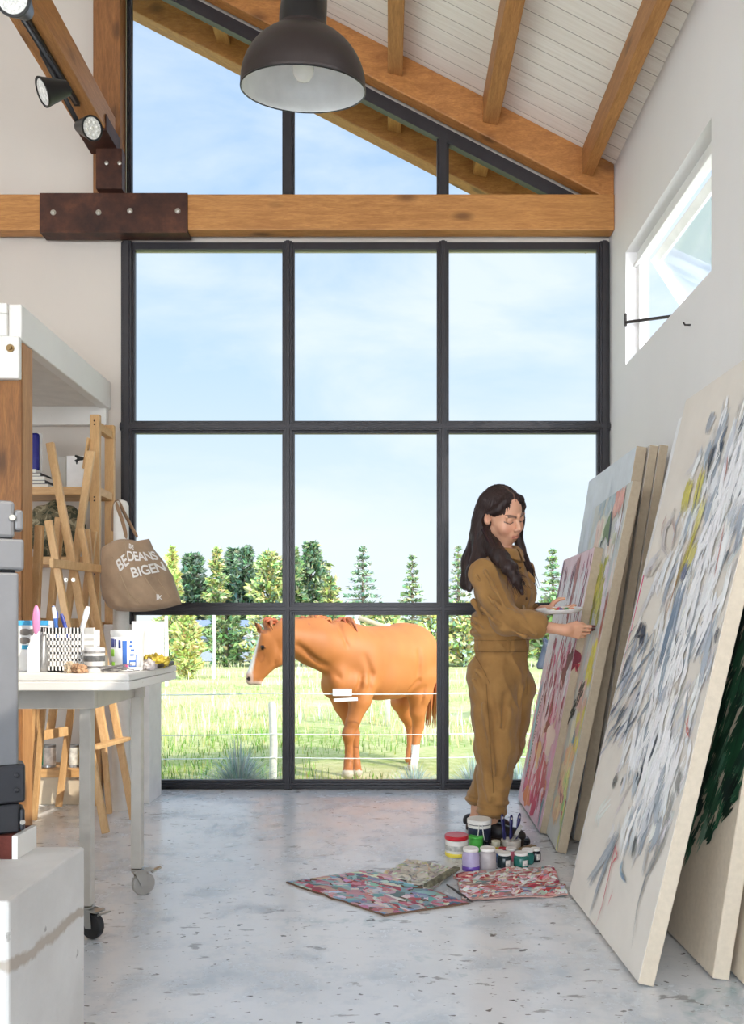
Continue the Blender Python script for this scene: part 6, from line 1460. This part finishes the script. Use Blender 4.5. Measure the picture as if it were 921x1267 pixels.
# --- tall pale canvas and the two seen edge-on behind it ---
Cc=Canvas('painting','tall pale blue grey canvas, tallest of the far row, behind the green painting',Vector((.868,4.66,0)),Vector((.862,3.75,0)),P(729,597,4.66),.05,plain('pale_blue_grey_ground',(214,220,226),.6),M_LINEN)
for i in range(50): vstroke(Cc,rnd.uniform(0,Cc.W),Cc.H*rnd.uniform(.3,1),Cc.H*rnd.uniform(.1,.9),rnd.uniform(.05,.1),jc((214,221,228),3),.01,5,.02)
Cc.finish()
D1=Canvas('painting','canvas seen edge-on between the pale blue canvas and the wall, inner one of the two',Vector((.935,4.40,0)),Vector((.930,3.745,0)),Vector((.935+.285,4.40,1.835)),.040,M_CREAM,M_LINEN); D1.finish()
D2=Canvas('painting','canvas seen edge-on against the right wall, outermost of the far row',Vector((.980,4.40,0)),Vector((.975,3.740,0)),Vector((.980+.285,4.40,1.835)),.040,M_CREAM,M_LINEN); D2.finish()
# ================= things on the floor =================
def jar(px,yb,w,yt,kind,label,glassc,lidc,fill=None,band=None,Z=0.0005,name='paint_jar',group='paint pots on the floor',cat='paint jar',lidh=.013,lidk=1.03):
    q=F(px,yb,Z); s=1000/q.y; r=w/s/2; h=(yb-yt)/s; x,y=q.x,q.y+r; c=(x,y,Z); t_=thing(name,label,cat,c,group)
    hb=h-lidh
    if kind=='jar': prof=[(r*.9,0),(r*.99,.004),(r,.012),(r,hb*.78),(r*.93,hb*.9),(r*.84,hb*.95),(r*.84,hb+.002),(0,hb+.002)]
    else: prof=[(r*.9,0),(r*.95,.003),(r,hb*.9),(r,hb),(0,hb)]
    MB().lathe(prof,c,28).build('body',glassc,t_,smooth=True,angle=40)
    if fill: MB().lathe([(r*.98,.004),(r*1.006,.008),(r*1.006,hb*.30),(r*.99,hb*.31)],c,28).build('paint_level',fill,t_,smooth=True,angle=40)
    for (a,b_,m_) in (band or ()):  MB().lathe([(r*1.0,hb*a),(r*1.014,hb*a+.001),(r*1.014,hb*b_-.001),(r*1.0,hb*b_)],c,28).build('label_band',m_,t_,smooth=True,angle=40)
    if lidc:
        rl=r*(lidk if kind!='jar' else .9); MB().lathe([(rl,hb+.0025),(rl*1.01,hb+.005),(rl*1.01,h-.002),(rl*.96,h),(rl*.8,h-.0015),(0,h-.0015)],c,28).build('lid',lidc,t_,smooth=True,angle=40)
    return t_,q,r,h
MW=plain('milky_jar_plastic',(232,228,220),.35); MLW=plain('white_lid',(234,230,224),.4); MR=plain('red_lid',(196,40,52),.35)
MLAV=plain('lavender_paint_jar',(176,164,196),.25,0,.5,.08,20); MPUR=plain('purple_paint',(104,72,160),.25); MGRY=plain('grey_paint_jar',(176,168,168),.3,0,.5,.15,30); MDK=plain('black_green_jar',(34,46,50),.2); MTEAL=plain('teal_paint_jar',(40,110,100),.25,0,.5,.2,30); MBK=plain('black_paint_jar',(30,32,38),.2); MPLBL=plain('pale_small_label',(214,206,200),.5,0,.5,.3,80); MYEL=plain('yellow_label',(230,208,70),.5); MGR=plain('grey_label_print',(186,184,176),.5,0,.5,.4,60); MNAVY=plain('navy_bucket_label',(36,40,66),.35,0,.5,.3,20); MLIME=plain('lime_green_lid',(92,200,84),.4)
jar(566.3,1063,28.5,1036,'tub','white plastic tub with a red lid and yellow label band',MW,MR,None,((.06,.26,MYEL),(.42,.72,MGR)),lidh=.020)
t_,q,r,h=jar(595,1052,29,1016,'tub','dark navy labelled bucket with a white lid, tallest of the paint pots',MNAVY,MLW,None,((.86,.985,MW),),lidh=.022,lidk=1.05)
for dx in (-.012,.012): MB().tube([(q.x+dx*.6,q.y-.003,.115),(q.x+dx,q.y-.004,.07),(q.x+dx*1.6,q.y-.003,.035)],.0022,6).build('paint_drip',MLW,t_,smooth=True)
jar(590,1055,18,1036.5,'tub','small tub with a lime green side in front of the navy bucket',MLIME,MLIME,None,None,lidh=.01)
jar(603,1057,8,1041,'tub','small black bottle between the green tub and the clear pot',MBK,MBK,None,None,lidh=.008)
jar(584,1080.5,22,1052,'jar','glass jar of lavender and purple paint, front left of the pots',MLAV,MLW,MPUR,None,lidh=.014)
jar(605,1078,21.5,1051.5,'jar','glass jar of cloudy grey paint right of the purple jar',MGRY,MLW,None,None,lidh=.014)
def sticker(px,py,yb,w,h):
    pass
for (px,yb,w,yt,m_,lab) in ((625.5,1075,18,1057,MDK,'small black green jar with a white lid, right of the grey jar'),(646.5,1075,18.5,1057,MTEAL,'small teal paint jar with a white lid in the front row'),(654.5,1070,16,1052.5,MTEAL,'small teal jar behind and right of the front teal jar'),(664,1067,13.5,1051,MBK,'small black jar with a white lid, rightmost of the paint pots'),(634,1066,15,1051,plain('pink_paint_jar',(206,110,130),.3),'small jar of pink paint behind the black green jar'),(618.5,1068,13,1054,plain('blue_paint_jar',(50,90,160),.3),'small jar of blue paint behind the grey jar')):
    t_,q,r,h=jar(px,yb,w,yt,'jar',lab,m_,MLW,None,None,lidh=.012)
    if px in (625.5,646.5,664):
        mb=MB(); mb.grid(lambda u,v_: Vector((q.x+r*1.012*math.sin(.05+.75*u),q.y+r-r*1.012*math.cos(.05+.75*u),.010+.024*v_)),6,1); o=mb.build('label',MPLBL,t_,smooth=True)
jar(623.5,1062.5,11,1050.5,'tub','small blue pot with a red lid behind the little jars',plain('blue_pot',(70,110,180),.35),MR,None,None,lidh=.007)
jar(614.5,1058,11,1038,'tub','pale yellow smeared pot left of the brush tub',plain('pale_yellow_pot',(206,204,180),.4,0,.5,.2,30),None,None,((.3,.6,MYEL),))
t_,q,r,h=jar(634.5,1056,25,1042,'tub','clear plastic tub holding the navy handled brushes',plain('clear_dirty_tub',(206,200,190),.3,0,.5,.25,30),None,None,None,name='brush_tub',cat='tub',lidh=.0,group=None)
bq=Vector((q.x,q.y+r,0))
M_NAVY=plain('navy_brush_handle',(40,38,88),.3); M_FER=plain('brush_ferrule',(170,166,160),.35,.9); M_BRI=plain('dark_bristles',(60,50,44),.9)
def brush(px0,py0,px1,py1,lab,dy=0):
    Yb_=bq.y+dy; b_=P(px0,py0,Yb_); e=P(px1,py1,Yb_+.01); t_=thing('paint_brush',lab,'paint brush',tuple(b_),'navy handled brushes in the tub'); d=(e-b_).normalized(); L=(e-b_).length
    MB().tube([b_+d*L*.28,b_+d*L*.40,b_+d*L*.62,b_+d*L*.80,b_+d*L*.95,b_+d*L],[.007,.0115,.009,.0125,.0095,.004],12,flat=.55).build('handle',M_NAVY,t_,smooth=True)
    MB().tube([b_+d*L*.12,b_+d*L*.29],[.012,.009],12,flat=.5).build('ferrule',M_FER,t_,smooth=True,angle=40)
    MB().tube([b_+d*L*.0,b_+d*L*.13],[.010,.012],10,flat=.5).build('bristles',M_BRI,t_)
    MB().lathe([(.0042,-.0085),(.0055,-.0075),(.0055,.0075),(.0042,.0085)],b_+d*L*.90,10,axis=(0,-1,0)).build('hanging_hole_rim',M_FER,t_)
brush(626,1052,621.5,1007,'navy handled brush, leftmost of the three in the tub'); brush(632,1052,633,1008,'navy handled brush standing upright in the middle of the tub',.012); brush(637,1052,643.5,1006,'navy handled brush leaning right in the tub',.006)
kn=thing('palette_knife','grey palette knife leaning out of the brush tub to the right','palette knife',tuple(bq))
a,b_=P(630,1048,bq.y-.02),P(645.5,1021,bq.y-.01); MB().tube([a,a.lerp(b_,.55)],[.008,.007],10).build('handle',plain('grey_wood_handle',(120,116,110),.6),kn,smooth=True); MB().bar(a.lerp(b_,.5),b_,.016,.002,(0,1,0)).build('blade',M_FER,kn)
o=MB().box((F(643,1046).x,F(643,1046).y,.0),(F(657,1046).x,F(657,1046).y+.06,.03)).build('paint_roller',MBK,bevel=.01); o.location.z=.0; tag(o,'black foam roller block right of the brush tub','roller')
a,b_=F(645,1054,.012),F(661,1049,.012); sb=thing('scrub_brush','flat wooden brush lying right of the brush tub','brush',tuple((a+b_)/2)); MB().bar(a+Vector((0,0,.008)),b_+Vector((0,0,.008)),.035,.014).build('block',plain('worn_brush_wood',(140,112,70),.6),sb,bevel=.004); MB().bar(a.lerp(b_,.08)-Vector((0,0,.005)),a.lerp(b_,.92)-Vector((0,0,.005)),.028,.0135).build('bristles',M_BRI,sb)
# --- paint-covered sheets on the floor ---
M_BOARD=plain('cardboard_edge',(110,84,66),.9); 
def sheet(name,cat,label,corners,cols,n,seed,z=.0008,th=.006,crumple=0.0,edge=None,bw=.05):
    r_=random.Random(seed); cs=[F(px,py,z) for px,py in corners]; t_=thing(name,label,cat,tuple(sum(cs,Vector())/4))
    def at(u,v_): 
        p=(cs[0].lerp(cs[1],u)).lerp(cs[3].lerp(cs[2],u),v_); hh=0
        if crumple: hh=crumple*max(0,.5+noise.noise(Vector((u*3.1+seed,v_*3.3,0)))+.5*noise.noise(Vector((u*8,v_*8,seed))))
        jx=.008*noise.noise(Vector((u*9,v_*9,seed))) if not crumple else .02*noise.noise(Vector((u*6,v_*6,seed)))
        return Vector((p.x+jx,p.y+jx,z+th+hh))
    N=36; top=[at(i/N,j/N) for j in range(N+1) for i in range(N+1)]; bot=[Vector((p.x,p.y,max(z*.5,p.z-th))) for p in top]; m=len(top); fs=[]; w_=N+1
    for j in range(N):
        for i in range(N): a=j*w_+i; fs+=[(a,a+1,a+w_+1,a+w_),(m+a,m+a+w_,m+a+w_+1,m+a+1)]
    ed=[i for i in range(w_)]+[j*w_+N for j in range(1,w_)]+[N*w_+i for i in range(N-1,-1,-1)]+[j*w_ for j in range(N-1,0,-1)]
    for a,b_ in zip(ed,ed[1:]+ed[:1]): fs.append((b_,a,m+a,m+b_))
    MB().add(top+bot,fs).build('sheet',edge or M_BOARD,t_,smooth=True,angle=40)
    mb=MB(); k=0
    for i in range(n):
        u,v_=r_.random(),r_.random(); nzz=.5+.62*noise.noise(Vector((u*3.3+seed*5,v_*3.3,1.7)))+r_.gauss(0,.10); ci=cols[int(max(0,min(.999,nzz))*len(cols))]; ru,rv=r_.uniform(.012,bw)*1.2,r_.uniform(.01,bw)*.9; c=s2l(tuple(max(0,min(255,q_+r_.gauss(0,10))) for q_ in r_.choice(cols))); k+=1; vs=[]; N2=12; ph=r_.random()*9; an=r_.random()*3
        for q_ in range(N2):
            a=2*PI*q_/N2; rr=1+.25*math.sin(2*a+ph)+.2*math.sin(5*a-ph); x,y=ru*rr*math.cos(a),rv*rr*math.sin(a); uu=min(.995,max(.005,u+x*math.cos(an)-y*math.sin(an))); vv=min(.995,max(.005,v_+x*math.sin(an)+y*math.cos(an))); vs.append(at(uu,vv)+Vector((0,0,.0006+k*3e-6)))
        ctr=at(min(.995,max(.005,u)),min(.995,max(.005,v_)))+Vector((0,0,.0012+k*3e-6+r_.random()*.003)); vs.append(ctr)
        mb.add(vs,[(q_,(q_+1)%N2,N2) for q_ in range(N2)],0,c)
    mb.build('dried_paint',M_PAINT,t_,smooth=True); return t_
PAL1=[(176,60,76),(196,110,120),(150,160,170),(216,200,200),(206,140,150),(226,222,220),(204,150,160),(214,180,186),(130,180,186),(160,196,200),(96,118,128),(120,160,170)]
sheet('palette_board','palette','large cardboard palette crusted with pink, red and turquoise paint on the floor',[(354,1093),(476,1134),(581,1119),(460,1078)],PAL1,420,3,bw=.085)
sheet('paint_sheet','palette sheet','crumpled sheet of smeared grey and ochre paper between the two palettes',[(476,1084),(534,1103),(567,1078),(505,1065)],[(214,206,194),(200,192,178),(224,220,212),(176,168,156),(206,196,150),(150,146,138)],260,6,.0008,.003,.012,plain('crumpled_tan_paper',(212,204,190),.9))
sheet('paint_sheet','palette sheet','square sheet of red and white smeared paint in front of the paint jars',[(573,1116),(703,1110),(683,1073),(563,1084)],[(170,60,64),(206,96,96),(220,160,154),(238,234,230),(232,214,210),(240,238,236),(224,218,214),(196,200,200),(130,148,152),(214,150,146)],620,8,.0008,.004,.012,plain('paint_soaked_paper',(190,150,140),.8))
mb=MB(); a,b_=F(553,1094,.012),F(584,1115,.014); o=MB().tube([a,a.lerp(b_,.5),b_],[.003,.005,.003],8).build('paint_brush',plain('dark_thin_handle',(54,50,48),.5),smooth=True); o.location.z=.006; tag(o,'thin dark brush lying at the left front edge of the red paint sheet','paint brush')
a,b_=F(528,1101,.02),F(566,1078,.02); o=MB().bar(a,b_,.03,.014).build('paint_rag',plain('green_black_rag',(120,116,96),.9,0,.3,.6,40,.6),bevel=.005); o.location.z=.026; tag(o,'rolled dirty strip of cloth on the right edge of the crumpled sheet','rag')
# ================= lamps =================
Yl=2.92; kl=Yl/1000
lc=P(375.5,112,Yl); rl=77*kl
tilt=math.radians(-14.5); ax=Vector((.018,math.sin(tilt),math.cos(tilt))).normalized()
M_SHADE=plain('dark_bronze_lamp_shade',(52,44,42),.42,.5,.5,.08,20,.04); M_SHIN=plain('white_enamel_inside',(236,236,234),.18); M_BLKM=plain('black_lamp_metal',(24,23,24),.35,.3)
lp=thing('pendant_lamp','large dark dome pendant lamp with a white inside hanging from the roof','lamp',tuple(lc))
dome=[(rl,0),(rl*1.005,.004),(rl*1.0,.012)]+[(rl*math.cos(a),.012+rl*.86*math.sin(a)) for a in [math.radians(d) for d in range(6,70,5)]]
rn=29*kl; zt=.012+rl*.86*math.sin(math.radians(66))
dome=[p for p in dome if p[0]>rn]+[(rn*1.02,zt+.012)]
sh=MB().lathe(dome,tuple(lc),64,axis=tuple(ax),cap=False).build('lamp_shade',M_SHADE,lp,smooth=True,angle=50)
inner=[(rl*.985,.0005)]+[(p[0]*.975,p[1]*.985) for p in dome[2:]]+[(0,zt)]
MB().lathe(inner[::-1],tuple(lc),64,axis=tuple(ax),cap=False).build('lamp_shade_inside',M_SHIN,sh,smooth=True,angle=50)
MB().lathe([(rl*.984,-.001),(rl*1.006,-.001),(rl*1.006,.003),(rl*.984,.003),(rl*.984,-.001)],tuple(lc),64,axis=tuple(ax),cap=False).build('rim',M_BLKM,sh,smooth=True)
top=lc+ax*(zt+.004); ztop_=zc(top.x)-.001
MB().tube([top-ax*.01,top+ax*.03,Vector((top.x+.002,top.y+.03,top.z+.12)),Vector((top.x+.004,top.y+.035,top.z+.30))],[rn*1.0,rn*.99,rn*.97,rn*.96],40).build('neck',M_BLKM,lp,smooth=True,angle=40)
MB().tube([Vector((top.x+.004,top.y+.035,top.z+.29)),Vector((top.x+.004,top.y+.035,ztop_))],.012,12).build('suspension_rod',M_BLKM,lp,smooth=True)
bl=lc+ax*.085
MB().lathe([(0,-.06),(.022,-.054),(.036,-.036),(.04,-.014),(.034,.01),(.02,.036),(.014,.06),(0,.06)],tuple(bl),24,axis=tuple(ax)).build('bulb',plain('frosted_bulb',(244,242,236),.15),lp,smooth=True)
MB().lathe([(.02,0),(.024,.004),(.024,zt-.145),(.02,zt-.142)],tuple(bl+ax*.055),20,axis=tuple(ax)).build('bulb_holder',plain('porcelain_holder',(226,224,220),.3),lp,smooth=True,angle=40)
# track light on the underside of the longitudinal beam
tl=thing('track_light','black track light rail with spotlights under the longitudinal beam','track light',(-1.69,3.8,3.85))
xm=-1.690
MB().box((xm-.016,2.6,3.830),(xm+.016,4.40,3.8495)).build('rail',M_BLKM,tl,bevel=.002)
MB().box((xm-.006,2.62,3.8285),(xm+.006,4.38,3.8298)).build('conductor_slot',plain('rail_slot_metal',(120,116,112),.3,.8),tl)
M_LED=plain('spotlight_lens',(214,212,206),.2,0,.5,.3,120)
def spot(Y,dirv,r=.058,L=.10,pos=None):
    base=Vector((xm,Y,3.83)); d=Vector(dirv).normalized(); hd=base+Vector((0,0,-.075)) if pos is None else Vector(pos)
    s_=MB().lathe([(r*.42,-L*.62),(r*.50,-L*.60),(r*.95,L*.28),(r,L*.34),(r,L*.40),(r*.88,L*.40),(r*.86,L*.34),(0,L*.34)],tuple(hd),32,axis=tuple(d)).build('spotlight',M_BLKM,tl,smooth=True,angle=40)
    mb=MB(); mb.tube([base+Vector((0,0,.002)),base+Vector((0,0,-.03)),hd-d*L*.55],[.014,.012,.012],10); mb.build('stem',M_BLKM,s_,smooth=True)
    MB().lathe([(0,-.002),(r*.84,-.002),(r*.84,.002),(0,.002)],tuple(hd+d*L*.352),32,axis=tuple(d)).build('lens',M_LED,s_)
    for k in range(9):
        u=d.orthogonal().normalized(); u.rotate(Matrix.Rotation(2*PI*k/8,3,d)); c_=hd+d*L*.356+(u*r*.52 if k<8 else Vector((0,0,0)))
        MB().lathe([(r*.17,0),(r*.12,.003),(0,.003)],tuple(c_),10,axis=tuple(d)).build('led',plain('led_reflector',(240,238,230),.15,.3),s_,smooth=True)
spot(3.36,(-.74,-.48,-.47),.056,.115,P(65,112,3.36)+Vector((0,.0,0)))
spot(3.95,(.76,-.52,-.38),.056,.115,P(108,158,3.95))
spot(2.72,(.02,-.96,-.28),.062,.11,P(21,2,2.74))
